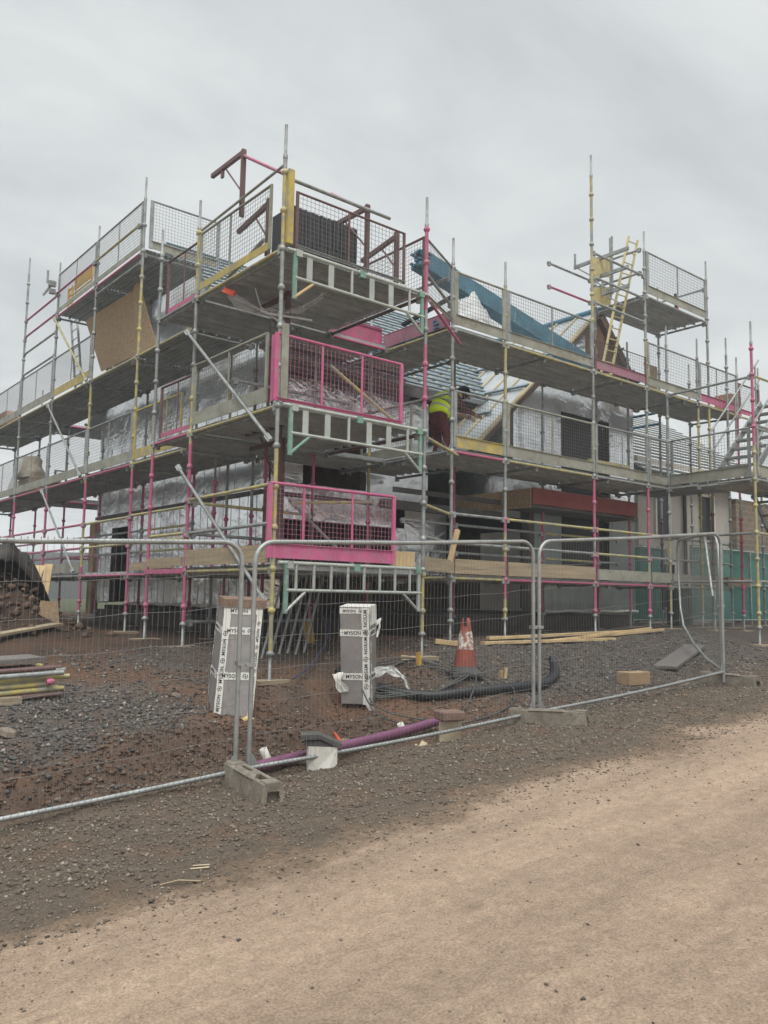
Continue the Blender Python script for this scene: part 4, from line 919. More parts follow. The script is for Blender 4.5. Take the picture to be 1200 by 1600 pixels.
def ring_logo(mb, c, X, Y, Zn, r, mi=0):
    n = 14
    for k in range(n):
        if k in (2, 9): continue
        a0, a1 = 2 * math.pi * k / n, 2 * math.pi * (k + 1) / n
        p = [Vector(c) + (X * math.cos(a) + Y * math.sin(a)) * q + Zn * .002 for q in (r, r * .74) for a in (a0, a1)]
        mb.add(p, [(0, 1, 3, 2)], mi)
    p = [Vector(c) + X * r * u + Y * r * v + Zn * .002 for u, v in ((-.35, -.1), (.1, -.45), (.45, .1), (0, .42))]; mb.add(p, [(0, 1, 2, 3)], mi)
def tape(par, p0, p1, nrm, wd=.075, body='MYSON', flip=False):
    """A strip of white printed tape laid on a face, its lettering as a sub-part."""
    p0 = Vector(p0); p1 = Vector(p1); nrm = Vector(nrm).normalized(); X = (p1 - p0); Lh = X.length; X.normalize(); Y = nrm.cross(X)
    m_ = MB(); k = max(2, int(Lh / .08))
    pts = []
    for i in range(k + 1):
        q = p0 + X * (Lh * i / k)
        for s_ in (-1, 1): pts.append(q + Y * s_ * (wd / 2 + random.uniform(-.003, .003)) + nrm * (.004 + random.uniform(0, .002)))
    m_.add(pts, [(2 * i, 2 * i + 2, 2 * i + 3, 2 * i + 1) for i in range(k)], 0, True)
    o = m_.build('tape', tapem, par)
    l_ = MB(); s = .02 + random.uniform(0, .05); size = wd * .72
    while s < Lh - .24:
        wtx = put_text(l_, body, size, p0 + X * s - Y * size * .34 + nrm * .006, X, Y, nrm); s += wtx + .03
        if s < Lh - .06: ring_logo(l_, p0 + X * (s + .03) + nrm * .006, X, Y, nrm, wd * .36); s += .085
    if l_.v: l_.build('lettering', ink, o)
    return o

def ribbed(pts, r, step=.035):
    from_ = [Vector(p) for p in pts]; dense = []
    for i in range(len(from_) - 1):
        p0_ = from_[max(i - 1, 0)]; p1_ = from_[i]; p2_ = from_[i + 1]; p3_ = from_[min(i + 2, len(from_) - 1)]
        n_ = max(2, int((p2_ - p1_).length / step))
        for k in range(n_):
            t_ = k / n_; dense.append(.5 * ((2 * p1_) + (p2_ - p0_) * t_ + (2 * p0_ - 5 * p1_ + 4 * p2_ - p3_) * t_ ** 2 + (3 * p1_ - p0_ - 3 * p2_ + p3_) * t_ ** 3))
    dense.append(from_[-1]); return dense
# ------------------------------------------------------------------ wrapped insulation boxes
def wrapped_box(bl, br, bk, top_bl, name, label, verts_tape=(), htapes=(.22, .62), brick=False):
    """bl, br front bottom corners; bk left/right rear bottom vector; top_bl the axis vector."""
    bl = Vector(bl); Wv = Vector(br) - bl; Dv = Vector(bk); Hv = Vector(top_bl)
    root = thing(name, label, 'wrapped pipe', tuple(bl))
    m_ = MB(); k = 1
    c = [bl, bl + Wv, bl + Wv + Dv, bl + Dv]; m_.add(c + [p + Hv for p in c], [(0, 3, 2, 1), (4, 5, 6, 7), (0, 1, 5, 4), (1, 2, 6, 5), (2, 3, 7, 6), (3, 0, 4, 7)], 0)
    body = m_.build('foil_board', foil, root)
    bv = body.modifiers.new('bev', 'BEVEL'); bv.width = .008; bv.segments = 2
    nf = Wv.cross(Hv).normalized(); 
    if nf.dot(Dv) > 0: nf = -nf
    return root, bl, Wv, Dv, Hv, nf
# left leaning box
root, bl, Wv, Dv, Hv, nf = wrapped_box((4.13, 7.72, .34), (4.47, 7.50, .33), (.14, .40, .04), (.14, .09, 1.13), 'insulated_standpipe', 'leaning tall foil box with brown slab on top, behind the fence joint')
H = Hv.normalized(); Wn = Wv.normalized(); wl, hl = Wv.length, Hv.length
ns = -Wv.cross(Vector((0, 0, 1))); side_n = (Hv.cross(Dv)).normalized()
if side_n.dot(Wv) > 0: side_n = -side_n
tape(root, bl + Wv * .10, bl + Wv * .10 + Hv, nf, .07)
tape(root, bl + Wv * .93, bl + Wv * .93 + Hv, nf, .055)
for fr in (.37, .78, .965): tape(root, bl + Hv * fr, bl + Wv + Hv * fr, nf, .075)
for fr in (.37, .78): tape(root, bl + Dv + Hv * (fr + .01), bl + Hv * fr, side_n, .075)
tape(root, bl + Dv * .93, bl + Dv * .93 + Hv, side_n, .04)
m_ = MB(); a = bl + Hv * 1.005 + Wv * -.02
m_.box(bl + Hv * 1.035 + Wv * .52 + Dv * .4, (wl * 1.12, Dv.length * .9, .085), 0, Wv, Dv, Hv); bx_ = m_.build('top_slab', mat('brown_slab', (.20, .13, .09), .95, 0, .3, 12, .5), root)
m_ = MB()
for k in range(16): m_.lathe((bl + Wv * random.uniform(.2, .9) + Vector((random.uniform(-.03, .05), random.uniform(-.06, 0), -.03 + random.uniform(-.02, .02))))[:], [(.012, -.015), (.035, 0), (.03, .02), (.008, .032)], 6, 0, axis=(random.uniform(-1, 1), random.uniform(-1, 1), 1), smooth=False)
m_.build('foam_lump', mat('expanded_foam', (.55, .43, .2), .9, 0, .3, 20, .4), root)
# right upright box
root, bl, Wv, Dv, Hv, nf = wrapped_box((5.74, 7.68, .37), (5.98, 7.43, .37), (.29, .24, .03), (-.035, .02, 1.10), 'insulated_standpipe', 'upright square foil box with white top and loose tape flapping')
side_n = (Dv.cross(Hv)).normalized()
if side_n.dot(Wv) < 0: side_n = -side_n
tape(root, bl + Wv * .86 + Hv, bl + Wv * .86, nf, .08)
for fr in (.285, .735, .965): tape(root, bl + Hv * fr, bl + Wv + Hv * fr, nf, .08 if fr < .9 else .06)
for fr in (.285, .735): tape(root, bl + Wv + Hv * fr, bl + Wv + Dv + Hv * fr, side_n, .08)
tape(root, bl + Wv + Dv * .1 + Hv, bl + Wv + Dv * .1, side_n, .05)
m_ = MB(); c = [bl + Hv * 1.004, bl + Hv * 1.004 + Wv, bl + Hv * 1.004 + Wv + Dv, bl + Hv * 1.004 + Dv]; m_.prism([p - Wv * .0 for p in c], tuple(Hv.normalized() * .008)); m_.prism([c[1] - Hv * .19 + side_n * .003, c[2] - Hv * .19 + side_n * .003, c[2] + side_n * .003, c[1] + side_n * .003], tuple(side_n * .004)); m_.build('white_cap', tapem, root)
poly2 = mat('thin_tape', (.66, .66, .64), .4, 0, .2, 14, .6, alpha=.7)
def ribbon(pts, wv, name, m, par):
    """A creased strip of thin plastic following a line."""
    pts = ribbed(pts, .01, .02); q = MB(); k = len(pts); v = []; wv = Vector(wv)
    for i, p in enumerate(pts):
        ph = i * .55; tw_ = 1 + .35 * math.sin(ph * 1.3)
        for j in range(4):
            t_ = j / 3 * 2 - 1; v.append(Vector(p) + wv * t_ * tw_ + Vector((.011 * math.sin(ph + j * 1.9), .011 * math.cos(ph * 1.4 + j * 2.3), .004 * math.sin(j * 3 + ph))))
    q.add(v, [(4 * i + j, 4 * i + j + 4, 4 * i + j + 5, 4 * i + j + 1) for i in range(k - 1) for j in range(3)], 0, False); o = q.build(name, m, par); solidify(o, .0015); return o
o0 = bl + Wv + Dv * .6 + Hv * .29
ribbon([o0, o0 + Vector((.1, -.05, .04)), o0 + Vector((.22, -.1, .02)), o0 + Vector((.31, -.17, -.06)), o0 + Vector((.37, -.22, -.2)), o0 + Vector((.38, -.22, -.29))], (0, .012, .045), 'loose_tape', poly2, root)
o1 = bl + Hv * .29
ribbon([o1, o1 + Vector((-.05, -.0, .03)), o1 + Vector((-.06, -.02, -.03)), o1 + Vector((-.02, -.04, -.1)), o1 + Vector((.02, -.05, -.18))], (.035, -.03, .012), 'loose_tape', tapem, root)
ribbon([bl + Wv + Vector((-.03, 0, 0)), bl + Wv + Vector((-.01, -.01, -.06)), bl + Wv + Vector((.01, -.01, -.1))], (.02, -.02, 0), 'loose_tape', tapem, root)
o2 = bl + Wv + Dv * .95 + Hv * .78
ribbon([o2, o2 + Vector((.03, -.02, .06)), o2 + Vector((.035, -.02, -.04)), o2 + Vector((.02, -.02, -.1))], (.03, .02, .03), 'loose_tape', tapem, root)
m_ = MB(); c = bl + Wv * .5 + Dv * .5
for dx_, dy_ in ((-.08, 0), (.06, .05), (0, -.07)): m_.tube((c.x + dx_, c.y + dy_, ground_z(c.x, c.y) - .02), (c.x + dx_, c.y + dy_, c.z + .05), .025, 8)
m_.build('riser_pipe', bluepipe, root)

# ------------------------------------------------------------------ temporary fence panels
def fence_panel(p0, p1, h, label, bend=None, sag=1.0):
    p0 = Vector(p0); p1 = Vector(p1); d = p1 - p0; Lh = d.length; Z = Vector((0, 0, 1)); rc = .17
    root = thing('mesh_fence', label, 'fence', tuple(p0), 'mesh fence panels along the road')
    u = d.normalized()
    def P(s, z): return p0 + d * (s / Lh) + Z * z
    f = MB(); pts = [P(0, -.14), P(0, .3), P(0, h - rc)]
    for k in range(1, 6): a = math.pi / 2 * k / 6; pts.append(P(rc - rc * math.cos(a), h - rc + rc * math.sin(a)))
    pts += [P(rc, h), P(Lh * .5, h - .012 * sag), P(Lh - rc, h)]
    for k in range(1, 6): a = math.pi / 2 * k / 6; pts.append(P(Lh - rc + rc * math.sin(a), h - rc + rc * math.cos(a)))
    pts += [P(Lh, h - rc), P(Lh, .3), P(Lh, -.14)]
    f.path(pts, .0205, 10)
    nb = 12; f.path([P(.0 + Lh * i / nb, -.02 * sag * math.sin(math.pi * i / nb)) for i in range(nb + 1)], .0185, 8)
    for s in (0, Lh): f.prism([P(s, .005), P(s + (.1 if s == 0 else -.1), .005), P(s, .16)], tuple(u.cross(Z) * .006))
    # ties of the mesh round the rails
    n_ = int(Lh / .045)
    f.build('fence_frame', fgalv, root)
    m_ = MB(); dn = u.cross(Z) * .022
    for i in range(1, n_):
        s = Lh * i / n_; off = .012 * math.sin(i * .7) * sag
        top = P(s, h + .015 if rc < s < Lh - rc else h - rc * .4); bot = P(s, -.03)
        mid = (top + bot) / 2 + dn * off * 1.5
        m_.tube(top + dn * .9, mid, .0014, 3, cap=False); m_.tube(mid, bot + dn * .9, .0014, 3, cap=False)
    for kz in range(1, 7):
        z = h * kz / 7; pr = [P(Lh * i / 14, z - .03 * sag * math.sin(math.pi * i / 14) + .008 * math.sin(i * 2.1 + kz)) for i in range(15)]
        m_.path(pr, .0024, 3)
    # spiral turns where the wires wrap the bottom and top tubes
    for i in range(1, n_):
        s = Lh * i / n_
        for z, r_ in ((-.02 * sag * math.sin(math.pi * i / n_), .0205), (h, .0225)):
            if z > 1 and not rc < s < Lh - rc: continue
            c = P(s, z); m_.path([c + (u.cross(Z) * math.cos(a) + Z * math.sin(a)) * r_ + u * .004 * a for a in np.linspace(0, 2 * math.pi, 7)], .002, 3)
    m_.build('wire_mesh', wirel, root)
    return root
fence_panel((-.06, 5.92, .03), (3.42, 5.985, .18), 1.85, 'nearest mesh fence panel, at the left edge beside the road')
fence_panel((3.545, 5.985, .19), (7.0, 5.90, .385), 1.85, 'middle mesh fence panel in front of the wrapped pipe boxes')
fence_panel((7.10, 5.90, .39), (10.56, 5.64, .685), 1.85, 'right mesh fence panel in front of the concrete block and timber')
# bent panel swung back from the last post
root = thing('mesh_fence', 'bent mesh fence panel swung back behind the right fence end', 'fence', (10.66, 5.72, .6), 'mesh fence panels along the road')
near = Vector((10.66, 5.72, .70)); far = Vector((13.2, 7.85, .95)); d = far - near; Z = Vector((0, 0, 1))
def PB(s, z): return near + d * s + Z * z
f = MB(); f.path([PB(0, -.12), PB(0, .6), PB(0, 1.2), PB(.015, 1.68), PB(.05, 1.8), PB(.12, 1.84), PB(.5, 1.80), PB(.9, 1.74), PB(.97, 1.70), PB(1, 1.6), PB(.985, 1.1), PB(.94, .55), PB(.86, .28), PB(.6, .1), PB(.3, 0), PB(0, .0)], .0205, 8); f.path([PB(.28, 1.82), PB(.2, 1.3), PB(.14, .95)], .0205, 8); f.build('fence_frame', fgalv, root)
m_ = MB()
for i in range(1, 66):
    s = i / 66; m_.tube(PB(s, 1.83 - .1 * s), PB(s, .02 + .28 * max(0, (s - .6) / .4) ** 2), .0014, 3, cap=False)
for k in range(1, 7): m_.path([PB(i / 10, .27 * k + .03 * math.sin(i * 1.3 + k)) for i in range(10)], .0022, 3)
m_.build('wire_mesh', wirel, root)
def clip(pos, X, label):
    m_ = MB(); X = Vector(X).normalized(); Y = Vector((0, 0, 1)).cross(X)
    m_.box(Vector(pos) + Y * .026, (.17, .008, .035), 0, X, Y); m_.box(Vector(pos) - Y * .026, (.17, .008, .035), 0, X, Y); m_.tube(Vector(pos) - Y * .04, Vector(pos) + Y * .045, .009, 6); m_.lathe(Vector(pos) - Y * .045, [(.016, 0), (.016, .012)], 6, 0, axis=Y)
    single(m_, 'steel_clip', fgalv, label, 'clip', tuple(pos))
clip((3.483, 5.985, 1.03), (1, 0, -.12), 'steel clip joining the two left fence panels in front of the leaning foil box')
clip((7.05, 5.90, 1.30), (1, 0, 0), 'steel clip joining the middle and right fence panels')
clip((10.61, 5.68, 1.55), (1, .3, 0), 'steel clip holding the bent fence panel to the right fence end')

def foot(c, dirv, label):
    c = Vector((c[0], c[1], ground_z(c[0], c[1]) - .015)); X = Vector((dirv[0], dirv[1], dirv[2] if len(dirv) > 2 else 0)).normalized(); Y = Vector((0, 0, 1)).cross(X).normalized(); Z = X.cross(Y)
    root = thing('ballast_block', label, 'fence foot', tuple(c), 'concrete feet under the fence'); m_ = MB(); Lh, W, Hh = .86, .24, .16
    def q(x, y, z): return c + X * x + Y * y + Z * z
    def slab(x0, x1, y0, y1, z0, z1): m_.box(q((x0 + x1) / 2, (y0 + y1) / 2, (z0 + z1) / 2), (x1 - x0, y1 - y0, z1 - z0), 0, X, Y, Z)
    # tapered side walls, solid middle, recessed trays and a notch at each end
    m_.prism([q(-Lh / 2, -W / 2 + .02, 0), q(Lh / 2, -W / 2 + .02, 0), q(Lh / 2 - .03, -W / 2 + .045, Hh), q(-Lh / 2 + .03, -W / 2 + .045, Hh)], tuple(Y * .04)); m_.prism([q(-Lh / 2, W / 2 - .06, 0), q(Lh / 2, W / 2 - .06, 0), q(Lh / 2 - .03, W / 2 - .085, Hh), q(-Lh / 2 + .03, W / 2 - .085, Hh)], tuple(Y * .04))
    slab(-Lh / 2 + .06, Lh / 2 - .06, -W / 2 + .058, W / 2 - .058, .0, Hh - .045)
    for x0, x1 in ((-.06, .06), (-.33, -.27), (.27, .33)): slab(x0, x1, -W / 2 + .058, W / 2 - .058, Hh - .044, Hh - .002)
    for sx in (-1, 1): slab(min(sx * (Lh / 2 - .14), sx * (Lh / 2 - .02)), max(sx * (Lh / 2 - .14), sx * (Lh / 2 - .02)), -W / 2 + .06, W / 2 - .06, Hh - .06, Hh + .012)
    m_.prism([q(-.2, -W / 2 + .03, Hh - .005), q(.2, -W / 2 + .03, Hh - .005), q(.17, -W / 2 + .06, Hh + .02), q(-.17, -W / 2 + .06, Hh + .02)], tuple(Y * .03))
    o = m_.build('block', conc, root); bv = o.modifiers.new('bev', 'BEVEL'); bv.width = .007; bv.segments = 2
    h_ = MB()
    for x0, x1 in ((-.25, -.08), (.08, .25)): h_.box(q((x0 + x1) / 2, 0, Hh - .042), (x1 - x0, W - .13, .004), 0, X, Y, Z)
    h_.build('tray', mat('mud_' + label[:5], (.13, .10, .08), .95, 0, .3, 9, .3), root)
foot((3.36, 5.62), (-.14, -1, -.02), 'concrete fence foot with open trays under the left fence joint')
foot((6.98, 5.68), (.42, -.9, .04), 'muddy concrete fence foot under the middle fence joint')
foot((10.66, 5.62), (-.08, -1, 0), 'concrete fence foot at the far right end of the fence')

# ------------------------------------------------------------------ things on the ground
def gz(x, y, d=0): return (x, y, ground_z(x, y) + d)
# traffic cone
cx, cy = 7.62, 7.56; root = thing('traffic_cone', 'battered red and white traffic cone with torn top on the gravel', 'traffic cone', gz(cx, cy))
z0 = ground_z(cx, cy) + .015; m_ = MB(); ax_ = Vector((.03, 0, 1)).normalized()
prof = [(.150, .09), (.148, .10), (.128, .24), (.116, .32), (.113, .33), (.080, .55), (.077, .56), (.058, .66), (.045, .73), (.038, .725), (.06, .62)]
m_.lathe((cx, cy, z0), prof, 24, [1, 0, 0, 0, 2, 2, 0, 0, 0, 3], axis=ax_); m_.build('cone_body', [conered, rubber, conewht, ink], root)
m_ = MB(); m_.lathe((cx, cy, z0), [(.20, .035), (.19, .06), (.158, .095), (.15, .12)], 24, 0); m_.box((cx, cy, z0 + .02), (.44, .44, .045), 0, (.9, -.45, 0), (.45, .9, 0)); o = m_.build('cone_base', rubber, root)
m_ = MB(); m_.box(Vector((cx - .032, cy - .04, z0 + .69)), (.02, .03, .12), 0); m_.build('torn_slot', ink, root)

# black ribbed duct and cable coil
dp = ribbed([gz(6.1, 8.25, .05), gz(6.25, 7.75, .06), gz(6.6, 7.25, .07), gz(7.1, 6.98, .07), gz(7.75, 6.88, .07), gz(8.4, 6.93, .07), gz(8.85, 7.1, .07), gz(9.1, 7.3, .09), gz(9.2, 7.42, .14)], .055, .022)
m_ = MB(); m_.path(dp, .055, 12, rads=[.062 if i % 2 else .054 for i in range(len(dp))]); single(m_, 'ribbed_duct', blackm, 'thick black ribbed duct curving across the gravel in front of the cone', 'duct', gz(7.1, 6.98))
m_ = MB()
for k in range(5):
    pts = [gz(6.85 + (.62 + .05 * k) * math.cos(a) * (1 + .06 * math.sin(3 * a + k)), 7.72 + (.42 + .03 * k) * math.sin(a), .03 + .012 * k + .02 * math.sin(2 * a + k)) for a in np.linspace(.4 + .1 * k, 5.6 + .15 * k, 40)]
    m_.path(ribbed(pts[::3], .008, .06), .011, 5)
m_.path(ribbed([gz(7.2, 8.05, .05), gz(7.5, 7.4, .1), gz(7.3, 7.05, .16), gz(6.9, 6.75, .1), gz(6.6, 6.6, .04)], .01, .05), .009, 5)
m_.path(ribbed([gz(7.0, 8.1, .05), gz(7.7, 7.1, .1), gz(7.5, 6.6, .06), gz(6.9, 6.35, .04), gz(6.3, 6.45, .02)], .01, .05), .009, 5)
m_.path(ribbed([gz(6.2, 8.0, .05), gz(5.9, 7.2, .06), gz(6.1, 6.75, .05), gz(6.4, 6.7, .02)], .01, .05), .009, 5); m_.path(ribbed([gz(6.1, 7.9, .2), gz(5.75, 7.1, .03), gz(6.0, 6.9, .02), gz(6.3, 6.85, .02)], .01, .05), .009, 5)
single(m_, 'cable_coil', mat('grey_cable', (.07, .075, .07), .5, 0, .2, 6, 0), 'tangled coil of thin grey cable around the small mound', 'cable', gz(6.85, 7.72))
m_ = MB(); yx, yy_ = 7.15, 7.92; m_.box(gz(yx, yy_, -.02), (.05, .05, .36)); single(m_, 'marker_stake', mat('stake_yellow', (.55, .34, .06), .7, 0, .2, 9, .1), 'short yellow stake standing in a small soil mound', 'stake', gz(yx, yy_))
m_ = MB(); m_.bar(gz(8.25, 7.45, -.05), gz(8.27, 7.44, .16), .04, .04); m_.bar(gz(8.21, 7.47, -.05), gz(8.2, 7.47, .1), .05, .02); single(m_, 'timber_peg', timber, 'small weathered timber peg right of the traffic cone', 'peg', gz(8.25, 7.45))
# purple pipe with white stubs
pp = ribbed([(3.70, 6.12, .16), (4.4, 6.2, .20), (5.2, 6.28, .245), (5.8, 6.36, .29), (6.22, 6.42, .33)], .05, .1)
m_ = MB(); m_.path(pp, .047, 12); single(m_, 'purple_pipe', purple, 'long muddy purple pipe lying behind the bottom rail of the middle fence panel', 'pipe', gz(5.2, 6.26))
for (x_, y_, lb_) in ((3.98, 6.38, 'white pipe stub at the left end of the purple pipe'), (5.70, 6.52, 'white pipe stub standing behind the purple pipe near its right end')):
    m_ = MB(); p_ = Vector(gz(x_, y_)); m_.lathe(p_, [(.035, -.05), (.035, .13), (.03, .13), (.03, .02)], 12, 0, axis=(-.45, .1, 1)); single(m_, 'pipe_stub', whitep, lb_, 'pipe stub', tuple(p_))
# two marker posts at the fence line
px_, py_ = 4.24, 5.99; root = thing('marker_post', 'white marker post under a bent dark grey cap', 'marker post', gz(px_, py_)); zb = ground_z(px_, py_) + .0
m_ = MB(); m_.prism([(px_ - .10, py_, zb - .06), (px_ + .02, py_ - .10, zb - .04), (px_ + .12, py_ - .12, zb + .06), (px_ + .12, py_ - .12, zb + .20), (px_ - .10, py_, zb + .21)], (.015, .05, 0)); m_.build('post', whitep, root)
m_ = MB(); m_.prism([(px_ - .17, py_ + .02, zb + .27), (px_ - .02, py_ - .05, zb + .27), (px_ + .14, py_ - .15, zb + .19), (px_ + .15, py_ - .15, zb + .225), (px_ - .02, py_ - .05, zb + .31), (px_ - .17, py_ + .02, zb + .31)], (.10, .16, .0)); m_.prism([(px_ - .12, py_ + .03, zb + .21), (px_ + .10, py_ - .10, zb + .19), (px_ + .08, py_ - .09, zb + .24), (px_ - .12, py_ + .03, zb + .27)], (.06, .1, 0)); m_.build('cap', rubber, root)
px_, py_ = 5.86, 6.03; root = thing('marker_post', 'pale timber marker post under a brown square block cap', 'marker post', gz(px_, py_)); zb = ground_z(px_, py_) + .02
m_ = MB(); m_.prism([(px_ - .10, py_ + .02, zb - .05), (px_ + .12, py_ - .06, zb + .0), (px_ + .12, py_ - .06, zb + .17), (px_ - .10, py_ + .02, zb + .17)], (.02, .04, 0)); m_.build('post', mat('pale_timber', (.55, .46, .32), .85, 0, .15, 6, .2), root)
m_ = MB(); m_.box((px_ + .01, py_, zb + .23), (.25, .22, .09), 0, (.95, -.3, 0), (.3, .95, 0)); o = m_.build('cap', mat('cap_brown', (.20, .13, .10), .9, 0, .2, 8, .3), root); bv = o.modifiers.new('bev', 'BEVEL'); bv.width = .012
m_ = MB(); m_.lathe(gz(4.92, 6.55), [(.016, -.05), (.02, .08), (.004, .16)], 8, 0, axis=(-.45, .25, .9)); single(m_, 'marking_peg', orange, 'bright orange peg sticking out of the soil behind the purple pipe', 'peg', gz(4.92, 6.55))
# concrete block, plank, timber lengths
def soften(o, w=.008): b_ = o.modifiers.new('bev', 'BEVEL'); b_.width = w; b_.segments = 2
m_ = MB(); m_.box(gz(9.77, 6.5, .08), (.42, .22, .17), 0, (.97, -.1, 0), (.1, .97, 0)); o = single(m_, 'concrete_block', mat('tan_block', (.36, .25, .15), .95, 0, .15, 12, .4), 'tan building block lying on the gravel behind the right fence panel', 'block', gz(9.77, 6.5)); soften(o)
def plank(p0, p1, w_, h_, m, name, label, grp=None, cat='plank'):
    q = MB(); q.bar(p0, p1, w_, h_); o = single(q, name, m, label, cat, tuple(p0), grp); soften(o, .004); return o
plank(gz(10.95, 6.75, .05), gz(13.1, 7.5, .06), .34, .045, mat('wet_plank', (.15, .135, .125), .7, 0, .2, 4, .1, stretch=(.5, 6, 1)), 'scaffold_plank', 'wide grey scaffold plank lying behind the right fence panel')
tims = [((9.2, 8.75), (12.2, 8.5), .03, .12, 'front pale timber length on the gravel below the right scaffold'), ((9.5, 8.92), (13.2, 8.8), .06, .10, 'upper yellow timber length on the gravel below the right scaffold'), ((10.5, 8.62), (14.3, 8.85), .05, .09, 'longest pale timber length reaching right across the gravel'), ((11.4, 8.55), (14.1, 8.98), .08, .06, 'thin timber batten on the right end of the timber pile'), ((9.7, 9.1), (11.4, 8.95), .03, .09, 'grey timber offcut at the back of the timber pile')]
for i, (a, b, hgt, w_, lb_) in enumerate(tims): plank(gz(a[0], a[1], hgt), gz(b[0], b[1], hgt), w_, .045, timber if i != 4 else board, 'timber_length', lb_, 'timber lengths on the gravel', 'timber')
plank(gz(8.35, 8.9, .05), gz(8.75, 8.62, .05), .09, .07, timber, 'timber_offcut', 'short timber offcut between the upright bases behind the cone', None, 'timber')
plank(gz(7.35, 8.5, .03), gz(7.55, 8.3, .03), .08, .06, timber, 'timber_offcut', 'tiny timber offcut beside the flapping tape', None, 'timber')
plank((8.78, 9.05, 2.15), (8.98, 9.08, 2.66), .06, .07, timber, 'timber_prop', 'sawn timber end sticking up over the toe board at the corner', None, 'timber')
plank((4.25, 14.75, 1.35), (4.62, 15.3, 2.05), .2, .03, timber, 'leaning_board', 'pale board leaning against the soil heap, in front of another', None, 'board'); plank((4.5, 14.7, 1.15), (4.75, 15.2, 2.08), .14, .03, timber, 'leaning_board', 'darker pale board leaning behind the first by the soil heap', None, 'board')
plank(gz(2.9, 12.5, .1), gz(4.35, 13.3, .1), .22, .04, board, 'ground_board', 'brown board lying at the foot of the soil heap', None, 'board')
m_ = MB(); m_.prism([(4.05, 13.6, .75), (4.5, 13.6, .78), (4.46, 13.7, 1.42), (4.2, 13.7, 1.45)], (0, .05, 0)); single(m_, 'brown_sheet', osb, 'brown sheet standing against the right flank of the soil heap', 'sheet', gz(4.8, 14.4))
# stack of scaffold tubes at the left
root = thing('tube_stack', 'stack of yellow and pink scaffold tubes under a grey plank at left', 'tube stack', gz(2.2, 8.85)); zb = ground_z(2.2, 8.85) - .10
cols = [(yel, .16), (yel, .23), (galv, .27), (brown, .31), (yel, .10), (brown, .05)]
for k, (mm_, dz) in enumerate(cols):
    for j in range(3):
        q = MB(); y_ = 8.55 + j * .2 + random.uniform(-.04, .04); q.tube((.2, y_ - .1, zb + dz - .06), (2.85 + random.uniform(-.12, .12), y_, zb + dz + random.uniform(-.01, .01) + .02), .025, 8); q.build('tube', mm_, root)
q = MB(); q.bar((.1, 8.75, zb + .35), (2.7, 8.85, zb + .42), .5, .04); q.build('plank', MATS['wet_plank'], root)
q = MB(); q.aabb(2.2, 2.45, 8.4, 9.1, zb - .06, zb + .08); q.build('bearer', board, root)
for k in range(3): q = MB(); q.lathe((2.7, 8.5 + .2 * k, zb + .2 + .06 * k), [(.026, 0), (.034, .02), (.034, .05), (.026, .07)], 8, 0, axis=(1, 0, .1)); q.build('coupler', yel if k else pink, root)
# black plastic on the soil heap
q = MB()
def tarp(u, v):
    x_ = 3.0 + 1.55 * u; y_ = 14.3 + 1.5 * v; b_ = math.sin(math.pi * min(1, max(0, u))) ** .5 * math.sin(math.pi * (.12 + .76 * v)) ** .6
    return (x_, y_, ground_z(x_, y_) + .03 + .72 * b_ * .85 * (1 + .35 * mnoise.noise(Vector((x_ * 2.1, y_ * 2.1, 5)))) + .11 * mnoise.noise(Vector((x_ * 5, y_ * 5, 2))) + .06 * mnoise.noise(Vector((x_ * 13, y_ * 13, 2))))
q.grid(tarp, 36, 24); o = single(q, 'plastic_sheet', mat('muddy_black', (.034, .030, .028), .7, 0, .4, 5, .5, col2=(.07, .05, .038), mixpos=(.5, .65)), 'crumpled black plastic sheet heaped on the soil mound at left', 'plastic sheet', gz(3.6, 15.1)); solidify(o, .01)
# small things on the ground
for (x_, y_, s_, lb_) in ((10.05, 5.95, .09, 'pale flat stone in front of the right fence rail'), (2.15, 7.75, .09, 'lone brown lump on the dark gravel at left'), (4.0, 8.3, .06, 'grey stone beside the foot of the leaning foil box'), (5.05, 6.72, .1, 'half buried grey stone beside the orange peg'), (1.85, 7.55, .06, 'small tan stone low on the gravel bank at left')):
    q = MB(); q.lathe(gz(x_, y_), [(.02 * s_ / .1, -.03), (s_, .0), (s_ * .8, s_ * .45), (s_ * .3, s_ * .6)], 7, 0, axis=(random.uniform(-.3, .3), random.uniform(-.3, .3), 1), smooth=False); single(q, 'stone', mat('stone_' + lb_.split()[0], (.2, .165, .125), .9, 0, .2, 9, .3), lb_, 'stone', gz(x_, y_))
q = MB(); q.tube(gz(2.22, 4.34, .008), gz(2.31, 4.29, .01), .005, 5); q.tube(gz(2.25, 4.37, .008), gz(2.33, 4.32, .012), .004, 5); single(q, 'white_stick', MATS['pale_timber'], 'pair of short white sticks lying on the road verge', 'stick', gz(2.25, 4.34))
q = MB(); q.path([gz(2.0, 4.25, .01), gz(2.08, 4.2, .02), gz(2.17, 4.12, .012)], .005, 5); single(q, 'twig', board, 'thin curved twig on the road edge', 'twig', gz(2.08, 4.2))
for (x_, y_, lb_) in ((4.28, 6.3, 'crumpled pale wrapper beside the white pipe stub'), (5.5, 6.05, 'scrap of yellow plastic in front of the purple pipe')):
    q = MB(); q.grid(lambda u, v: (x_ + .13 * u, y_ + .09 * v, ground_z(x_, y_) + .02 + .045 * mnoise.noise(Vector((u * 4, v * 4, x_)))), 6, 5); o = single(q, 'litter', mat('litter_' + lb_[:5], (.50, .42, .28), .7, 0, .2, 9, .2), lb_, 'litter', gz(x_, y_)); solidify(o, .004)
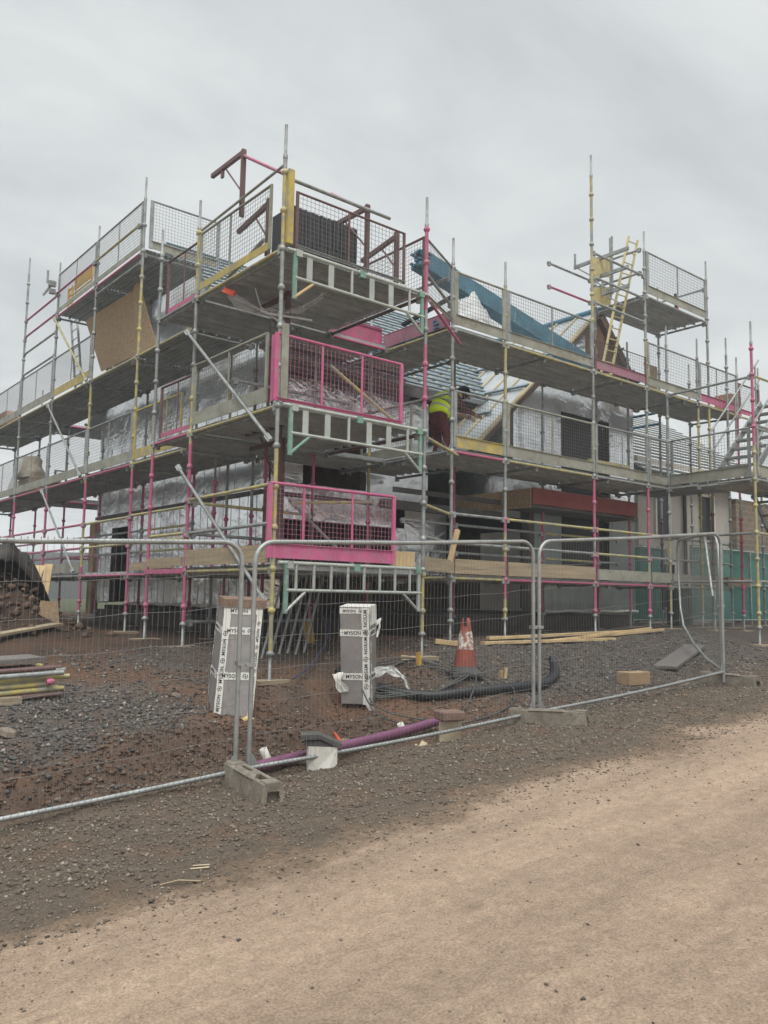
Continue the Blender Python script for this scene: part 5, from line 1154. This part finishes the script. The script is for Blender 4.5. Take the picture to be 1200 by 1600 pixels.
bp_ = MB(); bp_.path(ribbed([gz(5.35, 8.1, .12), gz(6.0, 8.6, .1), gz(6.7, 9.3, .3), gz(6.6, 9.9, .7), gz(6.3, 10.2, .9)], .02, .1), .011, 6); single(bp_, 'water_pipe', bluepipe, 'thin blue water pipe looping behind the upright foil box', 'pipe', gz(6.0, 8.6))
q = MB(); q.bar(gz(6.62, 9.6, .02), gz(6.62, 9.7, .32), .15, .02, up=(0, 1, 0)); single(q, 'yellow_offcut', mat('ochre_sheet', (.36, .22, .06), .8, 0, .2, 6, .1), 'small ochre board standing in the dark under the loading bay', 'board', gz(6.62, 9.6))
# ------------------------------------------------------------------ things on the scaffold
# pack of dark tiles on the top loading bay
root = thing('tile_pack', 'pack of dark grey roof tiles stacked on edge on the top loading bay', 'tile pack', (5.62, 8.98, 5.98))
n_ = 26
for r_ in range(2):
    q = MB()
    for i in range(n_):
        x_ = 5.72 + 1.12 * i / n_; h_ = .42 + random.uniform(-.008, .008); q.box((x_ + .021, 9.25, 6.0 + .425 * r_ + h_ / 2), (.036 + random.uniform(-.004, .002), .5 + random.uniform(-.02, .02), h_), 0, (1, random.uniform(-.02, .02), random.uniform(-.03, .03)))
    q.build('tile_row', tiles, root)
q = MB(); q.aabb(5.55, 6.9, 8.95, 9.5, 5.975, 6.0); q.build('pallet', board, root)
# bundles of blue roofing battens
def batten_bundle(a, b, rows, cols_, label, s=(.05, .03)):
    a = Vector(a); b = Vector(b); d = (b - a).normalized(); Y = Vector((0, 0, 1)).cross(d).normalized(); Z = d.cross(Y)
    root = thing('batten_bundle', label, 'batten bundle', tuple(a)); q = MB()
    for i in range(rows):
        for j in range(cols_):
            o = Y * (j - cols_ / 2) * (s[0] + .004) + Z * i * (s[1] + .003); e0 = random.uniform(-.12, .12); e1 = random.uniform(-.25, .1)
            q.bar(a + o + d * e0, b + o + d * e1, s[0], s[1], 0, up=tuple(Z))
    q.build('battens', battm, root)
    for fr in (.12, .5, .88):
        t_ = MB(); c = a + (b - a) * fr + Z * ((rows - 1) * (s[1] + .003)) / 2 - Y * (s[0] * .5); W = cols_ * (s[0] + .004) + .012; Hh = rows * (s[1] + .003) + .012
        for sg in (-1, 1): t_.box(c + Z * sg * Hh / 2, (.02, W, .002), 0, d, Y, Z); t_.box(c + Y * sg * W / 2, (.02, .002, Hh), 0, d, Y, Z)
        t_.build('strap', poly, root)
batten_bundle((8.55, 9.62, 6.93), (13.0, 9.72, 6.12), 9, 5, 'long bundle of blue roofing battens sloping down along the top right mesh panels')
batten_bundle((9.2, 10.75, 6.02), (9.3, 11.9, 6.1), 4, 6, 'short blue battens piled behind the pink worn toe board')
batten_bundle((9.05, 9.6, 6.02), (9.4, 10.9, 6.08), 6, 5, 'blue battens heaped at the open corner of the top right deck')
plank((9.0, 10.5, 6.3), (9.25, 9.4, 6.62), .08, .05, blackm, 'dark_batten', 'dark batten sticking up from the heaped blue battens', None, 'batten')
q = MB()
def sheet(u, v):
    bump_ = max(0, 1 - abs(u - .4) * 2.2) ** 1.2
    return (9.1 + 1.5 * u, 9.27 + .22 * v, 6.1 + .12 * v + .62 * bump_ * (.25 + .75 * v) + .09 * mnoise.noise(Vector((u * 7, v * 5, 1))) + .06 * mnoise.noise(Vector((u * 17, v * 12, 4))))
q.grid(sheet, 24, 10); o = single(q, 'plastic_sheet', polyw, 'crumpled white plastic wrapping on the top deck beside the sloping blue bundle', 'plastic sheet', (10.5, 9.5, 6.0)); solidify(o, .004)
# polythene hanging under the top bay
q = MB()
def hang(u, v):
    x_ = 5.35 + 1.0 * u; return (x_, 9.9 - .9 * u + .15 * v, 5.82 - .30 * math.sin(math.pi * u) - .12 * v * (.4 + .6 * math.sin(u * 9)) + .09 * mnoise.noise(Vector((u * 6, v * 3, 8))))
q.grid(hang, 26, 6); o = single(q, 'polythene_tatter', poly, 'torn clear polythene hanging below the top loading bay', 'polythene', (5.6, 9.5, 5.8)); solidify(o, .002)
q = MB(); q.path([(5.3, 10.1, 5.86), (5.45, 9.9, 5.7), (5.75, 9.6, 5.5), (6.3, 9.3, 5.45)], .018, 5); q.path([(5.6, 9.7, 5.85), (5.7, 9.7, 5.6), (5.95, 9.5, 5.35)], .012, 5); single(q, 'loose_strap', polyw, 'pale twisted strap dangling under the top bay beside an orange tag', 'strap', (5.5, 9.9, 5.8))
q = MB(); q.bar((5.28, 10.0, 5.83), (5.38, 9.88, 5.76), .05, .07); single(q, 'safety_tag', orange, 'orange safety tag tied below the edge of the top bay', 'tag', (5.3, 10.0, 5.8))
# strand board sheets leaning on the left gable scaffold
q = MB(); q.prism([(6.35, 17.55, 6.42), (6.1, 17.98, 7.62), (6.15, 15.55, 7.62), (6.42, 15.5, 6.42)], (.018, 0, 0)); single(q, 'strand_board', osb, 'large tilted strand board sheet on the left run below the high platform', 'board', (6.3, 16.8, 6.4))
q = MB(); q.prism([(6.33, 15.46, 6.3), (6.13, 15.46, 7.55), (6.13, 15.38, 7.68), (6.13, 15.2, 7.7), (6.13, 15.1, 7.6), (6.4, 14.75, 6.3)], (.02, 0, 0)); single(q, 'strand_board', osb, 'narrow round topped board leaning right of the tilted strand board', 'board', (6.3, 15.1, 6.3))
def ladder(p0, p1, wv, m, label, rungs):
    p0 = Vector(p0); p1 = Vector(p1); wv = Vector(wv); root = thing('ladder', label, 'ladder', tuple(p0))
    for a in (p0, p0 + wv): q = MB(); q.bar(a, a + (p1 - p0), .045, .03, 0, up=tuple(wv)); q.build('stile', m, root)
    for i in range(rungs): q = MB(); b = p0 + (p1 - p0) * ((i + .6) / rungs); q.tube(b, b + wv, .013, 6); q.build('rung', m, root)
ladder((6.3, 18.9, 5.98), (6.35, 19.75, 8.15), (0, -.42, 0), galv, 'grey ladder on the left run rising past the end of the high platform', 9)
ladder((13.45, 9.62, 5.98), (14.52, 9.62, 9.28), (.33, 0, .02), ladm, 'yellow ladder rising through the hatch to the roof platform', 13)
q = MB(); q.box((14.0, 9.95, 8.55), (.62, .02, .42), 0, (.95, 0, .28)); single(q, 'ply_panel', MATS['ladder_yellow'], 'upper pale yellow plywood panel behind the ladder at the roof hatch', 'panel', (14.0, 9.95, 8.4))
q = MB(); q.box((14.05, 9.97, 7.95), (.62, .02, .40), 0, (.95, 0, .28)); single(q, 'ply_panel', MATS['ladder_yellow'], 'lower pale yellow plywood panel behind the ladder at the roof hatch', 'panel', (14.05, 9.97, 7.8))
q = MB(); q.bar((16.2, 9.55, 7.95), (16.1, 9.5, 8.4), .05, .09, 0); q.bar((16.32, 9.55, 7.95), (16.2, 9.52, 8.25), .03, .05, 1); single(q, 'hand_tool', [ink, orange], 'dark hand tool with an orange grip propped on the roof platform', 'tool', (16.2, 9.55, 7.95))
# boards and bag on the left middle deck
root = thing('board_pile', 'low pile of brown boards on the far left middle deck', 'board pile', (6.2, 21.6, 3.98))
for k in range(6):
    q = MB(); q.aabb(6.0, 6.6, 20.55 + random.uniform(0, .1), 22.7 + random.uniform(0, .2), 3.985 + .07 * k, 4.045 + .07 * k); q.build('board', board, root)
q = MB()
def bag(u, v):
    a = 2 * math.pi * u; r_ = (.26 * (1 - .75 * v) + .05) * (1 + .3 * mnoise.noise(Vector((math.cos(a) * 1.5, math.sin(a) * 1.5, v * 3)))); return (6.15 + r_ * math.cos(a), 22.35 + r_ * 1.3 * math.sin(a), 4.05 + 1.05 * v)
q.grid(bag, 20, 14); single(q, 'rubble_bag', polyw, 'tall crumpled white bag standing on the far left middle deck', 'bag', (6.15, 22.35, 4.0))
q = MB()
def bag2(u, v):
    a = 2 * math.pi * u; r_ = (.3 * (1 - .6 * v) + .04) * (1 + .3 * mnoise.noise(Vector((math.cos(a) * 1.5, math.sin(a) * 1.5, v * 3 + 9)))); return (6.2 + r_ * math.cos(a), 21.6 + r_ * 1.5 * math.sin(a), 4.43 + .55 * v)
q.grid(bag2, 20, 10); single(q, 'sand_bag', mat('beige_sack', (.45, .40, .31), .9, 0, .15, 6, .2), 'slumped beige sack on top of the brown board pile', 'bag', (6.2, 21.6, 4.43))
q = MB(); q.aabb(5.95, 6.4, 23.3, 25.2, 5.985, 6.3); q.prism([(5.95, 23.3, 6.3), (6.4, 23.3, 6.3), (6.2, 23.6, 6.5), (6.0, 23.6, 6.5)], (0, 1.4, 0)); single(q, 'brown_load', mat('clay_tile', (.30, .17, .12), .9, 0, .2, 8, .2), 'brown load on the top deck at the far left edge', 'load', (6.2, 24.2, 5.98))
plank((5.6, 9.2, 4.03), (6.2, 10.5, 4.18), .24, .04, board, 'scaffold_plank', 'loose brown plank lying on the middle deck of the loading bay', None, 'plank')
plank((12.9, 9.5, 4.28), (14.2, 9.5, 4.29), .07, .05, ladm, 'yellow_batten', 'yellow timbers resting behind the middle mesh panel at the dark upper window', None, 'timber')
q = MB(); q.aabb(18.25, 18.75, 9.4, 9.8, 5.98, 6.5); q.aabb(18.3, 18.6, 9.385, 9.398, 6.08, 6.36, 1); single(q, 'cardboard_box', [mat('box_brown', (.42, .22, .14), .9, 0, .1, 5, .05), MATS['conewht' if 'conewht' in MATS else 'cone_white']], 'reddish box with a pale label on the top deck at the right', 'box', (18.4, 9.6, 5.98))
q = MB(); q.aabb(16.0, 16.45, 10.2, 10.24, 5.98, 6.95); single(q, 'wood_panel', skipm, 'brown upright board behind the mesh of the top right deck', 'board', (16.2, 10.2, 5.98))

# ------------------------------------------------------------------ worker
def skin_chain(name, pts, edges, rad, m, parent, off, sub=2, rootv=0):
    me_ = bpy.data.meshes.new(name); o_ = Vector(off); me_.from_pydata([tuple(Vector(p) - o_) for p in pts], edges, []); ob = bpy.data.objects.new(name, me_); C.objects.link(ob)
    sk = ob.modifiers.new('skin', 'SKIN'); sk.use_smooth_shade = True
    for i, r_ in enumerate(rad):
        v = me_.skin_vertices[0].data[i]; v.radius = r_ if isinstance(r_, tuple) else (r_, r_); v.use_root = (i == rootv)
    sb = ob.modifiers.new('sub', 'SUBSURF'); sb.levels = sub; sb.render_levels = sub
    bpy.context.view_layer.update()
    m2 = bpy.data.meshes.new_from_object(ob.evaluated_get(bpy.context.evaluated_depsgraph_get()))
    ob.modifiers.clear(); ob.data = m2; bpy.data.meshes.remove(me_)
    ms = m if isinstance(m, (list, tuple)) else [m]
    m2.materials.clear()
    for k in ms: m2.materials.append(k)
    m2.polygons.foreach_set('use_smooth', [True] * len(m2.polygons))
    if parent: ob.parent = parent
    return ob
wz = 3.975; B = Vector((9.88, 10.5, wz))
fwd = Vector((1, -.02, 0)).normalized(); lat = Vector((-fwd.y, fwd.x, 0))       # facing the wing roof; lat points to his left
def wp(f, l, z): return B + fwd * f + lat * l + Vector((0, 0, z))
wk = thing('person', 'worker in yellow hi-vis vest and black hood bending over the roof with a timber', 'person', tuple(B))
pts = [wp(0, 0, .80), wp(.03, 0, .93), wp(.12, 0, 1.10), wp(.24, 0, 1.24), wp(.42, 0, 1.31), wp(.62, 0, 1.37),          # pelvis .. neck, head
       wp(-.02, -.12, .74), wp(.10, -.14, .43), wp(-.04, -.14, .09), wp(.12, -.15, .04),                                   # right leg
       wp(-.02, .12, .74), wp(.13, .13, .43), wp(.01, .14, .09), wp(.17, .15, .04),                                        # left leg
       wp(.24, -.21, 1.19), wp(.36, -.30, .98), wp(.60, -.30, .93), wp(.68, -.29, .92),                                    # right arm, wrist, palm
       wp(.27, .21, 1.21), wp(.46, .28, 1.03), wp(.70, .06, .98), wp(.77, .04, .97),
       wp(.70, 0, 1.43)]
ed = [(0, 1), (1, 2), (2, 3), (3, 4), (4, 5), (5, 22), (0, 6), (6, 7), (7, 8), (8, 9), (0, 10), (10, 11), (11, 12), (12, 13), (3, 14), (14, 15), (15, 16), (16, 17), (3, 18), (18, 19), (19, 20), (20, 21)]
rad = [(.16, .14), .14, .145, .14, .07, .10, .11, .075, .055, .05, .11, .075, .055, .05, .08, .057, .04, .042, .08, .057, .04, .042, .07]
body = skin_chain('body', pts, ed, rad, [maroon, skin, bootm], wk, B)
for p in body.data.polygons:
    c = p.center + B; fz = (c - B).dot(fwd); hz_ = c.z - wz
    if hz_ < .12: p.material_index = 2
    elif (fz > .38 and abs((c - B).dot(lat)) < .12 and hz_ > 1.22) or (fz > .58 and hz_ < 1.1): p.material_index = 1
# trousers and vest follow the body
vest = skin_chain('hi_vis_vest', [wp(.01, 0, .86), wp(.04, 0, .95), wp(.12, 0, 1.105), wp(.24, 0, 1.235), wp(.30, 0, 1.27), wp(.24, -.19, 1.20), wp(.27, .19, 1.215)], [(0, 1), (1, 2), (2, 3), (3, 4), (3, 5), (3, 6)], [.215, .225, .235, .225, .14, .13, .13], [hivis, refl, brown], wk, B)
axis_ = (wp(.24, 0, 1.235) - wp(.02, 0, .86)).normalized()
for p in vest.data.polygons:
    s_ = (p.center + B - wp(.02, 0, .86)).dot(axis_)
    if .09 < s_ < .135 or .22 < s_ < .265: p.material_index = 1
hood = skin_chain('hood', [wp(.48, 0, 1.32), wp(.62, 0, 1.39), wp(.70, 0, 1.47)], [(0, 1), (1, 2)], [.11, .145, .11], hoodm, wk, B)
face = MB(); hc = wp(.70, 0, 1.37); fd = (fwd * .8 + Vector((0, 0, -.6))).normalized()
face.lathe(hc + fd * .04, [(.075, -.03), (.07, .01), (.045, .035), (.015, .045)], 14, 0, axis=tuple(fd)); face.lathe(hc + fd * .075, [(.018, 0), (.014, .02), (.004, .03)], 8, 0, axis=tuple(fd))
for sg in (-1, 1): face.lathe(hc + fd * .07 + lat * sg * .03 + Vector((0, 0, .02)), [(.008, 0), (.006, .008), (.001, .01)], 8, 1, axis=tuple(fd))
face.box(hc + fd * .072 - Vector((0, 0, .035)), (.04, .01, .008), 2, lat, fd); face.build('face', [skin, ink, maroon], wk)
hnd = MB()
for palm, sg in ((wp(.69, -.29, .92), -1), (wp(.78, .04, .97), 1)):
    for k in range(4):
        b0 = palm + fwd * .03 + lat * (k - 1.5) * .02; ln = (.032, .037, .035, .028)[k]
        hnd.path([b0, b0 + fwd * ln, b0 + fwd * (ln * 1.6) + Vector((0, 0, -.025)), b0 + fwd * (ln * 1.2) + Vector((0, 0, -.05))], .0095, 6, rads=[.0105, .010, .009, .007])
    t0 = palm - lat * sg * .035; hnd.path([t0, t0 - lat * sg * .02 + fwd * .025, t0 - lat * sg * .012 + fwd * .05 + Vector((0, 0, -.02))], .01, 6, rads=[.012, .011, .008])
hnd.build('fingers', skin, wk)
q = MB(); q.bar(wp(.52, -.36, .78), wp(.98, .12, 1.02), .075, .04); single(q, 'held_timber', timber, 'short sawn timber held in the worker\'s hands', 'timber', tuple(wp(.85, -.2, .95)))
q = MB(); q.box(B - fwd * .12 + Vector((0, -.25, .12)), (.12, .2, .24), 0, (1, .2, .1)); q.path([B - fwd * .12 + Vector((.0, -.33, .24)), B - fwd * .12 + Vector((0, -.25, .36)), B - fwd * .12 + Vector((0, -.17, .24))], .01, 5); single(q, 'tool_bag', mat('canvas_grey', (.22, .21, .20), .9, 0, .2, 8, .2), 'small grey tool bag beside the worker on the deck', 'bag', tuple(B + Vector((0, -.25, 0))))

# ------------------------------------------------------------------ neighbouring house, netting, extras
nb = thing('house', 'finished cream rendered neighbour house with pale battened roof and brown stone bay at right', 'house', (17.5, 11.5, .9))
q = MB(); q.aabb(17.6, 22.05, 11.5, 11.7, .9, 5.2); q.aabb(17.6, 17.75, 11.71, 17, .9, 5.2); q.build('wall', cream, nb)
q = MB(); q.aabb(22.06, 26.5, 11.3, 11.6, .9, 4.5); q.build('stone_wall', stonem, nb)
q = MB(); q.prism([(17.3, 11.1, 4.75), (26.5, 11.1, 4.75), (26.5, 16.5, 8.2), (17.3, 16.5, 8.2)], (0, .05, -.08)); rf = q.build('roof', mat('slate_dark', (.07, .08, .085), .7, 0, .2, 3, .1), nb)
q = MB(); sl = Vector((0, 5.4, 3.45)); nn = Vector((0, -3.45, 5.4)).normalized()
for i in range(20): p_ = Vector((0, 11.1, 4.75)) + sl * (i + .3) / 20 + nn * .03; q.bar((17.25, p_.y, p_.z), (26.5, p_.y, p_.z), .10, .04, 0, up=tuple(nn))
q.build('batten', mat('pale_batten', (.45, .47, .47), .7, 0, .1, 4, .1), rf)
for (x0, x1, z0, z1) in ((18.3, 19.0, 3.2, 4.5), (20.4, 21.2, 3.2, 4.5), (18.5, 19.2, 1.4, 2.6)):
    q = MB()
    for a in ((x0, x0 + .06, z0, z1), (x1 - .06, x1, z0, z1), (x0 + .06, x1 - .06, z0, z0 + .06), (x0 + .06, x1 - .06, z1 - .06, z1)): q.aabb(a[0], a[1], 11.45, 11.52, a[2], a[3])
    o = q.build('window', whitep, nb); q = MB(); q.aabb(x0 + .06, x1 - .06, 11.485, 11.495, z0 + .06, z1 - .06); q.build('pane', blackm, o)
q = MB(); q.path([(19.6, 11.42, 4.75), (19.6, 11.42, 3.4), (19.6, 11.42, 1.0)], .05, 8); q.path([(19.6, 11.42, 4.4), (19.9, 11.42, 4.55), (19.95, 11.42, 4.75)], .05, 8); q.path([(21.0, 11.42, 4.75), (21.0, 11.42, 1)], .045, 8); q.build('downpipe', blackm, nb)
def netting(x0, x1, y, z0, z1, label):
    root = thing('debris_netting', label, 'netting', (x0, y, z0)); q = MB(); q.grid(lambda u, v: (x0 + (x1 - x0) * u, y + .05 * mnoise.noise(Vector((u * 7, v * 3, x0))), z0 + (z1 - z0) * v + .02 * math.sin(u * 25)), 40, 10); q.build('net_sheet', netm, root)
    q = MB()
    for z in (z0 + .02, (z0 + z1) / 2, z1 - .04): q.tube((x0, y - .05, z), (x1, y - .05, z), .02, 6)
    k = max(2, round((x1 - x0) / 1.3))
    for i in range(k + 1): x_ = x0 + (x1 - x0) * i / k; q.tube((x_, y - .05, ground_z(x_, y)), (x_, y - .05, z1), .022, 6)
    q.build('net_frame', galv, root)
netting(16.4, 17.85, 10.95, 1.15, 2.9, 'green debris netting in shade between the wing and the far cream wall')
netting(17.95, 25.0, 10.35, 1.15, 2.95, 'bright green debris netting stretched in front of the brown stone wall')
q = MB(); q.tube((17.2, 10.2, .95), (17.2, 10.2, 1.9), .28, 14); q.lathe((17.2, 10.2, 1.9), [(.3, 0), (.3, .05), (.1, .08)], 14); single(q, 'waste_bin', mat('dark_green_bin', (.03, .06, .05), .5, 0, .2, 4, .05), 'dark round bin standing under the scaffold before the green netting', 'bin', (17.2, 10.2, .95))


root = thing('frame_stack', 'stack of slanting galvanised frames stored under the lowest loading deck', 'frame stack', (5.8, 9.3, .8))
for k in range(6):
    q = MB(); x_ = 5.62 + .13 * k; q.tube((x_, 9.25, ground_z(x_, 9.25)), (x_ + .42, 9.45, 1.86), .018, 6); q.build('tube', galv, root)
# ------------------------------------------------------------------ thin scattering volume added to imitate pale lens veil
hb_ = MB(); hb_.aabb(-330, 480, -230, 480, -3.0, 13.0)
hm = bpy.data.materials.new('lens_veil'); hm.use_nodes = True
hn = hm.node_tree.nodes; hn.remove(hn['Principled BSDF'])
pv = hn.new('ShaderNodeVolumePrincipled'); pv.inputs['Color'].default_value = (.92, .95, 1.0, 1); pv.inputs['Density'].default_value = 0.0022; pv.inputs['Anisotropy'].default_value = 0.0
hm.node_tree.links.new(pv.outputs[0], hn['Material Output'].inputs['Volume'])
tag(hb_.build('veil', hm), 'thin damp haze in the air over the building site', None, None, 'stuff')
